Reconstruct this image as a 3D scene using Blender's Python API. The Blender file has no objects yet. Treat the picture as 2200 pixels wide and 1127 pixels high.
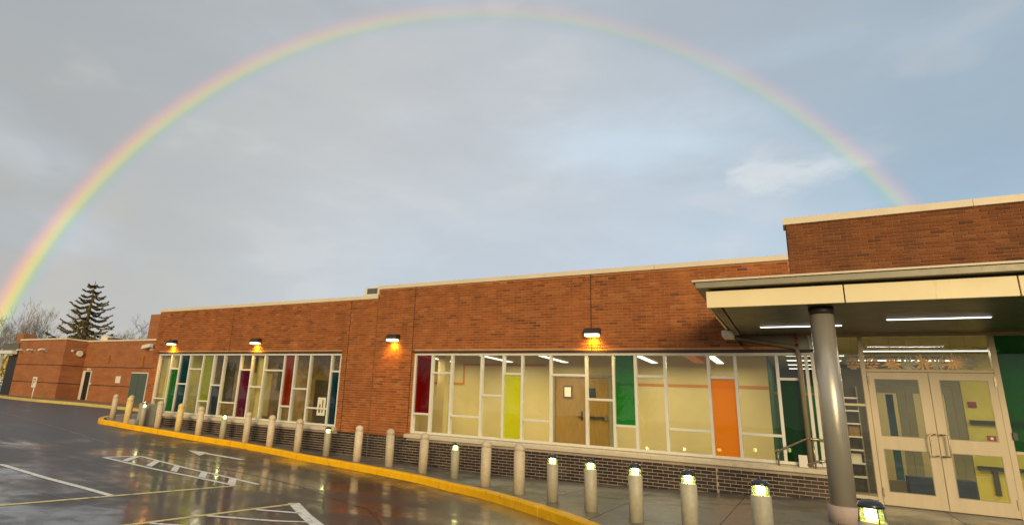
import bpy, math, random, bisect
from mathutils import Vector, Matrix
random.seed(11)
SC = bpy.context.scene
COL = SC.collection
PI = math.pi

# ------------------------------------------------------------------ camera
cam = bpy.data.cameras.new('camera')
cam.sensor_fit = 'HORIZONTAL'
cam.sensor_width = 36.0
cam.lens = 1243.96 / 2200 * 36.0
cam.shift_x = (1100 - 940.78) / 2200
cam.shift_y = -(563.5 - 541.21) / 2200
cam.clip_start = 0.1
cam.clip_end = 2500
cam_o = bpy.data.objects.new('camera', cam)
COL.objects.link(cam_o)
_r = Vector((0.8530343, 0.5191822, 0.0527470))
_u = Vector((0.0913828, -0.2481254, 0.9644081))
_f = Vector((-0.5137914, 0.8178530, 0.2591038))
cam_o.matrix_world = Matrix(((_r.x, _u.x, -_f.x, 0.0), (_r.y, _u.y, -_f.y, -13.7), (_r.z, _u.z, -_f.z, 1.25), (0, 0, 0, 1)))
SC.camera = cam_o

# ------------------------------------------------------------------ exposure
SC.view_settings.view_transform = 'Standard'
SC.view_settings.look = 'None'
SC.view_settings.exposure = 0.0
SC.view_settings.gamma = 1.0
SC.view_settings.use_curve_mapping = False
SC.cycles.max_bounces = 10
SC.cycles.transparent_max_bounces = 24
SC.cycles.sample_clamp_indirect = 20.0
SC.cycles.caustics_reflective = False
SC.cycles.caustics_refractive = False
try:
    SC.cycles.use_denoising = True
except Exception:
    pass


def srgb(r, g, b):
    def c(v):
        v /= 255.0
        return v / 12.92 if v <= 0.04045 else ((v + 0.055) / 1.055) ** 2.4
    return (c(r), c(g), c(b), 1.0)


class NT:
    """tiny helper round a node tree"""
    def __init__(s, tree):
        s.t = tree
        s.n = tree.nodes
        s.l = tree.links

    def new(s, kind, **kw):
        n = s.n.new(kind)
        for k, v in kw.items():
            setattr(n, k, v)
        return n

    def put(s, sock, v):
        if isinstance(v, bpy.types.NodeSocket):
            s.l.new(v, sock)
        elif v is not None:
            sock.default_value = v

    def math(s, op, a, b=None, c=None, clamp=False):
        n = s.new('ShaderNodeMath', operation=op, use_clamp=clamp)
        for i, v in enumerate((a, b, c)):
            if v is not None:
                s.put(n.inputs[i], v)
        return n.outputs[0]

    def vdot(s, a, b):
        n = s.new('ShaderNodeVectorMath', operation='DOT_PRODUCT')
        s.put(n.inputs[0], a)
        s.put(n.inputs[1], b)
        return n.outputs['Value']

    def mapr(s, v, a, b, c, d, kind='LINEAR'):
        n = s.new('ShaderNodeMapRange', interpolation_type=kind)
        s.put(n.inputs[0], v)
        for i, x in enumerate((a, b, c, d)):
            s.put(n.inputs[1 + i], x)
        return n.outputs[0]

    def mix(s, f, a, b, mode='MIX'):
        n = s.new('ShaderNodeMix', data_type='RGBA', blend_type=mode)
        s.put(n.inputs[0], f)
        s.put(n.inputs[6], a)
        s.put(n.inputs[7], b)
        return n.outputs[2]

    def noise(s, vec, scale, detail=4, rough=0.55, dist=0.0):
        n = s.new('ShaderNodeTexNoise')
        if vec is not None:
            s.l.new(vec, n.inputs['Vector'])
        n.inputs['Scale'].default_value = scale
        n.inputs['Detail'].default_value = detail
        n.inputs['Roughness'].default_value = rough
        n.inputs['Distortion'].default_value = dist
        return n.outputs['Fac']

    def scale(s, vec, xyz):
        n = s.new('ShaderNodeVectorMath', operation='MULTIPLY')
        s.put(n.inputs[0], vec)
        n.inputs[1].default_value = xyz
        return n.outputs[0]

    def ramp(s, f, stops):
        n = s.new('ShaderNodeValToRGB')
        e = n.color_ramp.elements
        while len(e) > 1:
            e.remove(e[-1])
        e[0].position, e[0].color = stops[0][0], stops[0][1]
        for p, c in stops[1:]:
            x = e.new(p)
            x.color = c
        s.put(n.inputs[0], f)
        return n.outputs[0]


# ------------------------------------------------------------------ sky: overcast with a low sun behind and a rainbow opposite
ANTI_AZ, ANTI_EL = -0.48873, -0.07323
ANTI = (math.sin(ANTI_AZ) * math.cos(ANTI_EL), math.cos(ANTI_AZ) * math.cos(ANTI_EL), math.sin(ANTI_EL))
SUN_EL = math.radians(11.0)
SUN_DIR = (-math.sin(ANTI_AZ) * math.cos(SUN_EL), -math.cos(ANTI_AZ) * math.cos(SUN_EL), math.sin(SUN_EL))

world = bpy.data.worlds.new('World')
SC.world = world
world.use_nodes = True
W = NT(world.node_tree)
W.n.clear()
wo = W.new('ShaderNodeOutputWorld')
bg = W.new('ShaderNodeBackground')
bg.inputs['Strength'].default_value = 0.1
W.l.new(bg.outputs[0], wo.inputs[0])
tc = W.new('ShaderNodeTexCoord')
d = tc.outputs['Generated']
nishita = W.new('ShaderNodeTexSky', sky_type='NISHITA')
nishita.sun_disc = False
nishita.sun_elevation = SUN_EL
nishita.sun_rotation = math.atan2(SUN_DIR[0], SUN_DIR[1])
h = W.vdot(d, (0.853, 0.519, 0.0))
up = W.vdot(d, (0, 0, 1))
# clouds: soft wide layers
cl_v = W.new('ShaderNodeVectorMath', operation='MULTIPLY')
W.l.new(d, cl_v.inputs[0])
cl_v.inputs[1].default_value = (1.0, 1.0, 2.6)
n1 = W.noise(cl_v.outputs[0], 2.2, 5, 0.5, 0.3)
n2 = W.noise(cl_v.outputs[0], 5.0, 4, 0.5, 0.2)
base = W.ramp(W.mapr(h, -0.95, 0.95, 0, 1), [
    (0.0, srgb(168, 171, 169)), (0.22, srgb(175, 178, 178)), (0.42, srgb(188, 190, 190)),
    (0.58, srgb(186, 192, 198)), (0.75, srgb(174, 187, 198)), (0.88, srgb(158, 176, 189)), (1.0, srgb(154, 172, 184))])
# warm bloom low on the left, blue low on the right
lowl = W.math('MULTIPLY', W.mapr(h, -0.2, -0.75, 0, 1, 'SMOOTHSTEP'), W.mapr(up, 0.5, 0.08, 0, 1, 'SMOOTHSTEP'))
base = W.mix(W.math('MULTIPLY', lowl, 0.65), base, srgb(198, 190, 178))
lowr = W.math('MULTIPLY', W.mapr(h, 0.2, 0.7, 0, 1, 'SMOOTHSTEP'), W.mapr(up, 0.5, 0.2, 0, 1, 'SMOOTHSTEP'))
base = W.mix(W.math('MULTIPLY', lowr, 0.7), base, srgb(160, 190, 212))
lowm = W.math('MULTIPLY', W.mapr(W.math('ABSOLUTE', W.math('SUBTRACT', h, 0.12)), 0.15, 0.6, 1, 0, 'SMOOTHSTEP'), W.mapr(up, 0.5, 0.2, 0, 1, 'SMOOTHSTEP'))
base = W.mix(W.math('MULTIPLY', lowm, 0.6), base, srgb(192, 204, 216))
base = W.mix(W.mapr(up, 0.42, 0.66, 0, 0.30, 'SMOOTHSTEP'), base, srgb(168, 176, 180))
# thin breaks where blue shows, and denser grey folds
base = W.mix(W.mapr(n1, 0.50, 0.72, 0, 0.40, 'SMOOTHSTEP'), base, srgb(194, 208, 221))
base = W.mix(W.mapr(n2, 0.54, 0.34, 0, 0.17, 'SMOOTHSTEP'), base, srgb(164, 170, 180))
base = W.mix(W.mapr(n2, 0.54, 0.70, 0, 0.22, 'SMOOTHSTEP'), base, srgb(214, 213, 210))


def blob(direction, r0, r1, stretch, thresh):
    v = W.new('ShaderNodeVectorMath', operation='SUBTRACT')
    W.l.new(d, v.inputs[0])
    v.inputs[1].default_value = direction
    sc = W.scale(v.outputs[0], stretch)
    ln = W.new('ShaderNodeVectorMath', operation='LENGTH')
    W.l.new(sc, ln.inputs[0])
    wob = W.math('ADD', ln.outputs['Value'], W.math('MULTIPLY', W.math('SUBTRACT', W.noise(cl_v.outputs[0], 9, 6, 0.6), 0.5), thresh))
    return W.mapr(wob, r0, r1, 1, 0, 'SMOOTHSTEP')


base = W.mix(W.math('MULTIPLY', blob((-0.20, 0.88, 0.425), 0.02, 0.24, (1, 1, 3.0), 0.22), 0.55), base, srgb(202, 220, 234))
base = W.mix(W.math('MULTIPLY', blob((-0.015, 0.93, 0.358), 0.0, 0.085, (0.75, 1, 3.0), 0.34), 0.42), base, srgb(224, 228, 228))
# rainbow: a cone of about 42 degrees round the point opposite the sun
nrm = W.new('ShaderNodeVectorMath', operation='NORMALIZE')
W.l.new(d, nrm.inputs[0])
ang = W.math('MULTIPLY', W.math('ARCCOSINE', W.vdot(nrm.outputs[0], ANTI)), 180 / PI)
inside = W.mapr(ang, 41.9, 40.2, 0, 1, 'SMOOTHSTEP')
base = W.mix(inside, base, W.mix(1.0, base, (1.13, 1.11, 1.09, 1), 'MULTIPLY'))
t = W.mapr(ang, 40.1, 43.1, 0, 1)
bow = W.ramp(t, [(0.0, (0, 0, 0, 1)), (0.16, (-0.01 + 0.02, 0.0, 0.035, 1)), (0.28, (0.0, 0.035, 0.035, 1)), (0.38, (0.05, 0.085, 0.0, 1)),
                 (0.50, (0.25, 0.22, 0.0, 1)), (0.61, (0.40, 0.17, 0.01, 1)), (0.73, (0.34, 0.07, 0.05, 1)), (0.87, (0.11, 0.012, 0.04, 1)), (1.0, (0, 0, 0, 1))])
sub = W.ramp(t, [(0.0, (0, 0, 0, 1)), (0.28, (0.03, 0, 0, 1)), (0.42, (0.07, 0, 0.10, 1)), (0.56, (0, 0.0, 0.20, 1)), (0.72, (0, 0.04, 0.10, 1)), (1.0, (0, 0, 0, 1))])
n3 = W.noise(cl_v.outputs[0], 3.0, 2, 0.5)
amp = W.math('ADD', W.mapr(up, 0.60, 0.10, 0.30, 0.95), W.mapr(n3, 0.35, 0.65, -0.07, 0.07))
amp = W.math('MULTIPLY', amp, W.mapr(h, -0.5, 0.4, 1.0, 0.70))
amp = W.math('MAXIMUM', amp, 0.12)
a3 = W.new('ShaderNodeCombineColor')
for i in range(3):
    W.l.new(amp, a3.inputs[i])
base = W.mix(1.0, base, W.mix(1.0, bow, a3.outputs[0], 'MULTIPLY'), 'ADD')
base = W.mix(1.0, base, W.mix(1.0, sub, a3.outputs[0], 'MULTIPLY'), 'SUBTRACT')
base10 = W.mix(1.0, base, (10.25, 10.4, 10.6, 1), 'MULTIPLY')
W.l.new(W.mix(0.06, base10, nishita.outputs[0]), bg.inputs['Color'])

sun = bpy.data.lights.new('sun', 'SUN')
sun.energy = 2.5
sun.angle = math.radians(22)
sun.color = (1.0, 0.80, 0.46)
sun_o = bpy.data.objects.new('sun', sun)
COL.objects.link(sun_o)
sun_o.rotation_euler = Vector(SUN_DIR).to_track_quat('Z', 'Y').to_euler()


# ------------------------------------------------------------------ materials
def principled(name):
    m = bpy.data.materials.new(name)
    m.use_nodes = True
    t = NT(m.node_tree)
    return m, t, m.node_tree.nodes['Principled BSDF']


def pos(t):
    return t.new('ShaderNodeNewGeometry').outputs['Position']


def plain(name, rgb, rough=0.5, vary=0.12, scale=6.0, metallic=0.0, spec=0.5, coat=0.0, bump=0.0, bscale=120, stretch=(1, 1, 1), objvary=0.0, wear=None):
    m, t, b = principled(name)
    p = t.scale(pos(t), stretch)
    n = t.noise(p, scale, 5, 0.6)
    k = t.mapr(n, 0.3, 0.7, 1 - vary, 1 + vary)
    c = t.new('ShaderNodeCombineColor')
    if objvary:
        oi = t.new('ShaderNodeObjectInfo').outputs['Random']
        k = t.math('MULTIPLY', k, t.mapr(oi, 0, 1, 1 - objvary, 1 + objvary))
    for i in range(3):
        t.l.new(t.math('MULTIPLY', k, rgb[i]), c.inputs[i])
    out = c.outputs[0]
    if wear:
        # (colour, amount, scale, stretch): chips, drips and grime with a shape of their own
        wc, amt, wsc, wst = wear
        wn = t.noise(t.scale(pos(t), wst), wsc, 8, 0.68)
        out = t.mix(t.mapr(wn, 0.62 - amt, 0.72 - amt, 0, 0.85), out, tuple(wc) + (1,))
    t.l.new(out, b.inputs['Base Color'])
    n2 = t.noise(p, scale * 3.1, 3, 0.6)
    t.l.new(t.mapr(n2, 0.3, 0.7, max(0.02, rough - 0.08), min(1, rough + 0.08)), b.inputs['Roughness'])
    b.inputs['Metallic'].default_value = metallic
    b.inputs['Specular IOR Level'].default_value = spec
    b.inputs['Coat Weight'].default_value = coat
    b.inputs['Coat Roughness'].default_value = 0.12
    if bump:
        bp = t.new('ShaderNodeBump')
        bp.inputs['Strength'].default_value = 0.5
        bp.inputs['Distance'].default_value = bump
        t.l.new(t.noise(p, bscale, 4, 0.65), bp.inputs['Height'])
        t.l.new(bp.outputs[0], b.inputs['Normal'])
    return m


def brick_mat(name, stops, island, rough=0.75, stain=0.16):
    m, t, b = principled(name)
    if island:
        r = t.new('ShaderNodeNewGeometry').outputs['Random Per Island']
    else:
        r = t.new('ShaderNodeObjectInfo').outputs['Random']
    c = t.ramp(r, stops)
    p = pos(t)
    k = t.mapr(t.noise(p, 0.8, 4, 0.6), 0.3, 0.7, 1 - stain, 1 + stain)
    k = t.math('MULTIPLY', k, t.mapr(t.noise(t.scale(p, (1.6, 1, 0.16)), 1.7, 5, 0.6), 0.35, 0.65, 0.86, 1.10))
    k2 = t.math('MULTIPLY', k, t.mapr(t.noise(t.scale(p, (1, 1, 2.5)), 26, 4, 0.65), 0.3, 0.7, 0.80, 1.2))
    cc = t.new('ShaderNodeCombineColor')
    for i in range(3):
        t.l.new(k2, cc.inputs[i])
    t.l.new(t.mix(1.0, c, cc.outputs[0], 'MULTIPLY'), b.inputs['Base Color'])
    b.inputs['Roughness'].default_value = rough
    b.inputs['Specular IOR Level'].default_value = 0.35
    bp = t.new('ShaderNodeBump')
    bp.inputs['Strength'].default_value = 0.6
    bp.inputs['Distance'].default_value = 0.004
    t.l.new(t.noise(p, 90, 4, 0.7), bp.inputs['Height'])
    t.l.new(bp.outputs[0], b.inputs['Normal'])
    return m


def glass(name, tint=(1, 1, 1), rough=0.0, boost=1.0, alpha_col=None, alpha=0.0):
    """flat pane: fresnel reflection over a tinted see-through sheet; alpha adds a coloured interlayer that catches light"""
    m = bpy.data.materials.new(name)
    m.use_nodes = True
    t = NT(m.node_tree)
    t.n.clear()
    o = t.new('ShaderNodeOutputMaterial')
    tr = t.new('ShaderNodeBsdfTransparent')
    tr.inputs[0].default_value = tuple(tint) + (1,)
    gl = t.new('ShaderNodeBsdfGlossy')
    gl.inputs['Roughness'].default_value = rough
    gl.inputs[0].default_value = (1, 1, 1, 1)
    body = tr.outputs[0]
    if alpha:
        df = t.new('ShaderNodeBsdfDiffuse')
        df.inputs[0].default_value = tuple(alpha_col) + (1,)
        tl = t.new('ShaderNodeBsdfTranslucent')
        tl.inputs[0].default_value = tuple(alpha_col) + (1,)
        a = t.new('ShaderNodeMixShader')
        a.inputs[0].default_value = 0.5
        t.l.new(df.outputs[0], a.inputs[1])
        t.l.new(tl.outputs[0], a.inputs[2])
        mx0 = t.new('ShaderNodeMixShader')
        mx0.inputs[0].default_value = alpha
        t.l.new(body, mx0.inputs[1])
        t.l.new(a.outputs[0], mx0.inputs[2])
        body = mx0.outputs[0]
    bp = t.new('ShaderNodeBump')
    bp.inputs['Strength'].default_value = 0.12
    bp.inputs['Distance'].default_value = 0.01
    t.l.new(t.noise(pos(t), 1.6, 2, 0.5), bp.inputs['Height'])
    t.l.new(bp.outputs[0], gl.inputs['Normal'])
    fr = t.new('ShaderNodeFresnel')
    fr.inputs['IOR'].default_value = 1.5
    front = t.math('SUBTRACT', 1.0, t.new('ShaderNodeNewGeometry').outputs['Backfacing'])
    f = t.math('MULTIPLY', t.math('MULTIPLY', fr.outputs[0], boost * 1.7, clamp=True), front)
    mx = t.new('ShaderNodeMixShader')
    t.l.new(f, mx.inputs[0])
    t.l.new(body, mx.inputs[1])
    t.l.new(gl.outputs[0], mx.inputs[2])
    t.l.new(mx.outputs[0], o.inputs[0])
    return m


def emit(name, rgb, strength):
    m = bpy.data.materials.new(name)
    m.use_nodes = True
    t = NT(m.node_tree)
    t.n.clear()
    o = t.new('ShaderNodeOutputMaterial')
    e = t.new('ShaderNodeEmission')
    e.inputs[0].default_value = tuple(rgb) + (1,)
    e.inputs[1].default_value = strength
    t.l.new(e.outputs[0], o.inputs[0])
    return m


RED_STOPS = [(0.0, (0.165, 0.048, 0.012, 1)), (0.03, (0.20, 0.057, 0.014, 1)), (0.08, (0.27, 0.073, 0.014, 1)), (0.5, (0.315, 0.088, 0.017, 1)), (0.9, (0.355, 0.107, 0.023, 1)), (1.0, (0.40, 0.138, 0.04, 1))]
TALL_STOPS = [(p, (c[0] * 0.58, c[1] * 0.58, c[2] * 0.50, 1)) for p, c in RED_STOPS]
DARK_STOPS = [(0.0, (0.018, 0.011, 0.008, 1)), (0.5, (0.034, 0.020, 0.014, 1)), (0.85, (0.052, 0.031, 0.021, 1)), (1.0, (0.075, 0.048, 0.033, 1))]
M = {}
M['brick_i'] = brick_mat('red_brick_mass', RED_STOPS, True)
M['brick_o'] = brick_mat('red_brick_single', RED_STOPS, False)
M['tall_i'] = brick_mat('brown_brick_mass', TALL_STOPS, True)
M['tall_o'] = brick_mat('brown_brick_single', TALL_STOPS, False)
M['dark_i'] = brick_mat('dark_brick_mass', DARK_STOPS, True, 0.55)
M['dark_o'] = brick_mat('dark_brick_single', DARK_STOPS, False, 0.55)
M['mortar'] = plain('warm_mortar', (0.52, 0.245, 0.098), 0.9, 0.15, 3)
M['mortar_brown'] = plain('brown_mortar', (0.36, 0.175, 0.08), 0.9, 0.15, 3)
M['mortar_dark'] = plain('grey_mortar', (0.46, 0.36, 0.27), 0.9, 0.15, 3)
M['coping'] = plain('cream_coping_metal', (0.74, 0.60, 0.40), 0.45, 0.06, 2)
M['fascia'] = plain('cream_fascia_metal', (0.90, 0.73, 0.40), 0.42, 0.05, 1.2, wear=((0.62, 0.48, 0.25), -0.02, 6, (1.2, 1, 0.10)))
M['gutter'] = plain('taupe_gutter_metal', (0.30, 0.26, 0.17), 0.42, 0.1, 3, 0.2)
M['gap'] = plain('shadow_gap_black', (0.012, 0.008, 0.006), 0.8, 0.1)
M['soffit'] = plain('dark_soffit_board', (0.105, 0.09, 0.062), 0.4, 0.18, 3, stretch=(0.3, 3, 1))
M['strip'] = plain('soffit_edge_metal', (0.26, 0.20, 0.115), 0.5, 0.1)
M['column'] = plain('brushed_column_metal', (0.50, 0.445, 0.355), 0.34, 0.08, 8, 0.5, stretch=(1, 1, 0.08))
M['collar'] = plain('column_collar_black', (0.03, 0.025, 0.02), 0.5, 0.1)
M['pink'] = plain('pinkish_base_concrete', (0.46, 0.34, 0.28), 0.75, 0.1, 14, bump=0.004)
M['white_alu'] = plain('white_window_metal', (0.72, 0.67, 0.56), 0.4, 0.05, 5)
M['door_alu'] = plain('cream_door_metal', (0.60, 0.47, 0.29), 0.42, 0.06, 3, stretch=(3, 3, 0.4))
M['steel'] = plain('brushed_handle_steel', (0.34, 0.27, 0.18), 0.3, 0.1, 20, 0.8)
M['sill'] = plain('buff_sill_stone', (0.60, 0.50, 0.35), 0.7, 0.08, 9, bump=0.003)
M['lintel'] = plain('dark_steel_lintel', (0.05, 0.022, 0.012), 0.6, 0.1)
M['joint'] = plain('control_joint_sealant', (0.05, 0.018, 0.008), 0.8, 0.1)
M['lamp_body'] = plain('bronze_lamp_housing', (0.045, 0.04, 0.035), 0.4, 0.1, 10, 0.3)
M['conc'] = plain('tan_bollard_concrete', (0.62, 0.49, 0.32), 0.62, 0.15, 18, objvary=0.14, bump=0.003, wear=((0.30, 0.23, 0.15), 0.02, 9, (1, 1, 0.35)))
M['conc_glow'] = plain('glow_tinted_bollard_concrete', (0.78, 0.56, 0.22), 0.6, 0.12, 18, bump=0.003)  # lamp glow painted into the concrete colour as a yellow tint
M['post'] = plain('grey_light_post', (0.44, 0.38, 0.255), 0.5, 0.12, 20, objvary=0.08, bump=0.002)
M['cap'] = plain('black_lamp_cap', (0.016, 0.018, 0.02), 0.3, 0.1, 10, coat=0.4)
M['bol_lens'] = emit('bollard_lamp_bulb', (1.0, 0.96, 0.66), 17.0)
M['bol_lens_w'] = emit('bollard_lamp_lens_white', (1.0, 1.0, 0.86), 2.3)
M['wall_lens'] = emit('wall_lamp_lens', (1.0, 0.82, 0.42), 3.0)
M['strip_lens'] = emit('linear_lamp_lens', (1.0, 0.98, 0.92), 2.2)
M['strip_dim'] = emit('linear_lamp_lens_warm', (1.0, 0.97, 0.75), 1.6)
M['ceil_lens'] = emit('ceiling_lamp_lens', (1.0, 0.98, 0.80), 2.2)
M['khaki'] = plain('khaki_plaster', (0.47, 0.375, 0.165), 0.85, 0.05, 1.2)
M['yellow_wall'] = plain('yellow_plaster', (0.58, 0.48, 0.085), 0.85, 0.12, 2)
M['ceil'] = plain('ceiling_board', (0.42, 0.38, 0.24), 0.9, 0.1)
M['floor_in'] = plain('interior_floor_tile', (0.30, 0.25, 0.15), 0.35, 0.1)
M['gold'] = plain('gold_paper', (0.75, 0.40, 0.10), 0.35, 0.15, 30, 0.4)
M['stripe'] = plain('orange_wall_stripe', (0.40, 0.14, 0.008), 0.7, 0.05)
M['orange'] = plain('orange_ceiling_panel', (0.62, 0.19, 0.03), 0.7, 0.05)
M['wood'] = plain('oak_door_veneer', (0.25, 0.135, 0.018), 0.45, 0.22, 5, stretch=(9, 9, 0.7))
M['black'] = plain('black_hardware', (0.02, 0.018, 0.016), 0.4, 0.1)
M['paper'] = plain('white_paper', (0.75, 0.70, 0.52), 0.8, 0.04)
M['notice'] = plain('maroon_frame', (0.10, 0.035, 0.04), 0.5, 0.1)
M['red_sign'] = plain('red_notice', (0.22, 0.02, 0.045), 0.5, 0.1)
M['dark_room'] = plain('dim_room_wall', (0.075, 0.06, 0.03), 0.9, 0.25, 2)
M['brown_room'] = plain('mottled_brown_wall', (0.30, 0.19, 0.065), 0.9, 0.35, 3.5, bump=0.01, bscale=30)
M['pillar'] = plain('cream_pillar_paint', (0.74, 0.66, 0.30), 0.8, 0.05)
M['olive_alu'] = plain('olive_inner_door_metal', (0.20, 0.17, 0.09), 0.5, 0.08)
M['navy'] = plain('navy_fabric', (0.03, 0.04, 0.065), 0.8, 0.15)
M['teal_in'] = plain('dusty_blue_panel', (0.03, 0.10, 0.13), 0.6, 0.1)
M['green_in'] = plain('green_inner_wall', (0.02, 0.12, 0.02), 0.7, 0.1)
M['annex'] = None
M['white_fix'] = plain('white_fixture', (0.75, 0.68, 0.55), 0.5, 0.05)
M['door_green'] = plain('grey_green_door_paint', (0.075, 0.10, 0.075), 0.45, 0.12, 3)
M['kerb'] = plain('yellow_kerb_paint', (0.95, 0.475, 0.002), 0.5, 0.10, 5, coat=0.0, spec=0.3, bump=0.004, bscale=40, wear=((0.30, 0.20, 0.08), 0.03, 7, (1, 1, 1)))
M['kerb_pale'] = plain('faded_yellow_kerb_paint', (0.62, 0.46, 0.12), 0.5, 0.12, 4)
M['roof'] = plain('flat_roof_felt', (0.16, 0.15, 0.14), 0.9, 0.1)
M['util'] = plain('grey_utility_concrete', (0.36, 0.32, 0.26), 0.7, 0.12, 8, bump=0.004)
M['roof_unit'] = plain('pale_roof_unit_metal', (0.72, 0.68, 0.58), 0.5, 0.06)
M['vent'] = plain('dark_vent_louvre', (0.12, 0.11, 0.08), 0.6, 0.1)

M['bol_glass'] = glass('bollard_lens_glass', (0.92, 0.98, 0.55), alpha_col=(0.62, 0.72, 0.26), alpha=0.16)
M['clear'] = glass('clear_glass', (0.95, 0.96, 0.92), boost=1.0)
M['clear_dim'] = glass('grey_tint_glass', (0.92, 0.92, 0.84), boost=1.0)
M['g_green'] = glass('green_glass', (0.09, 0.58, 0.0), alpha_col=(0.03, 0.25, 0.0), alpha=0.12)
M['g_dgreen'] = glass('deep_green_glass', (0.02, 0.42, 0.03), boost=0.55, alpha_col=(0.001, 0.10, 0.004), alpha=0.3)
M['g_lime'] = glass('lime_glass', (0.92, 1.0, 0.0), alpha_col=(0.50, 0.50, 0.0), alpha=0.15)
M['g_orange'] = glass('orange_glass', (1.0, 0.62, 0.0), alpha_col=(0.78, 0.31, 0.0), alpha=0.40, boost=0.5)
M['g_red'] = glass('red_glass', (0.60, 0.04, 0.01), alpha_col=(0.20, 0.005, 0.001), alpha=0.4, boost=0.5)
M['g_maroon'] = glass('maroon_glass', (0.5, 0.03, 0.12), alpha_col=(0.18, 0.006, 0.04), alpha=0.5, boost=0.8)
M['g_rust'] = glass('rust_glass', (0.85, 0.20, 0.04), alpha_col=(0.34, 0.06, 0.006), alpha=0.45, boost=0.8)
M['g_teal'] = glass('teal_glass', (0.06, 0.34, 0.40), alpha_col=(0.012, 0.085, 0.11), alpha=0.5)
M['g_slate'] = glass('slate_glass', (0.30, 0.40, 0.38), alpha_col=(0.03, 0.045, 0.045), alpha=0.45, boost=1.2)
M['g_green2'] = glass('leaf_green_glass', (0.05, 0.55, 0.05), alpha_col=(0.02, 0.24, 0.015), alpha=0.55, boost=0.8)
M['g_lime2'] = glass('olive_lime_glass', (0.80, 0.86, 0.0), alpha_col=(0.42, 0.44, 0.0), alpha=0.4, boost=0.8)


def wet_ground(name, dark, light, patch, slab=False):
    m, t, b = principled(name)
    p = pos(t)
    big = t.noise(t.scale(p, (0.55, 1.0, 1)), 0.55, 6, 0.6, 0.6)
    mid = t.noise(p, 3.2, 6, 0.65)
    fine = t.noise(p, 160, 3, 0.7)
    w0 = t.math('ADD', t.math('MULTIPLY', big, 0.72), t.math('MULTIPLY', mid, 0.28))
    if not slab:
        # the lot drains towards the kerb corner: drier towards its far end
        sx = t.new('ShaderNodeSeparateXYZ')
        t.l.new(p, sx.inputs[0])
        w0 = t.math('ADD', w0, t.mapr(sx.outputs[0], -11.0, -24.0, 0.0, -0.16, 'SMOOTHSTEP'))
    wet = t.mapr(w0, 0.40, 0.60, 0, 1, 'SMOOTHSTEP')
    col = t.mix(wet, tuple(light) + (1,), tuple(dark) + (1,))
    col = t.mix(t.mapr(fine, 0.55, 0.75, 0, 0.35), col, tuple(min(1, v * 2.2) for v in light) + (1,))
    t.l.new(col, b.inputs['Base Color'])
    t.l.new(t.mapr(wet, 0, 1, 0.55, 0.34), b.inputs['Roughness'])
    t.l.new(t.mapr(wet, 0, 1, patch[0], patch[1]), b.inputs['Coat Weight'])
    t.l.new(t.mapr(wet, 0, 1, patch[2], patch[3]), b.inputs['Coat Roughness'])
    b.inputs['Coat IOR'].default_value = 1.34
    b.inputs['Specular IOR Level'].default_value = 0.32
    bp = t.new('ShaderNodeBump')
    bp.inputs['Strength'].default_value = 0.6
    bp.inputs['Distance'].default_value = 0.003
    t.l.new(fine, bp.inputs['Height'])
    t.l.new(bp.outputs[0], b.inputs['Normal'])
    cb = t.new('ShaderNodeBump')
    cb.inputs['Strength'].default_value = 0.22
    cb.inputs['Distance'].default_value = 0.012
    t.l.new(t.noise(t.scale(p, (1, 1, 1)), 7.0, 4, 0.6), cb.inputs['Height'])
    t.l.new(cb.outputs[0], b.inputs['Coat Normal'])
    return m


M['asphalt'] = wet_ground('wet_asphalt', (0.014, 0.013, 0.011), (0.050, 0.045, 0.038), (0.25, 1.0, 0.26, 0.05))
M['walk'] = wet_ground('wet_sidewalk_concrete', (0.105, 0.097, 0.072), (0.20, 0.185, 0.15), (0.15, 0.8, 0.35, 0.12), True)
M['walk_far'] = plain('brown_pavement', (0.25, 0.17, 0.07), 0.6, 0.2, 1.5)
M['paint_w'] = plain('white_road_paint', (0.95, 0.88, 0.72), 0.55, 0.08, 7, coat=0.0, wear=((0.10, 0.09, 0.08), 0.06, 9, (1, 1, 1)))
M['paint_y'] = plain('yellow_road_paint', (0.88, 0.68, 0.24), 0.55, 0.12, 7, coat=0.0, wear=((0.10, 0.09, 0.07), 0.07, 9, (1, 1, 1)))


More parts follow.
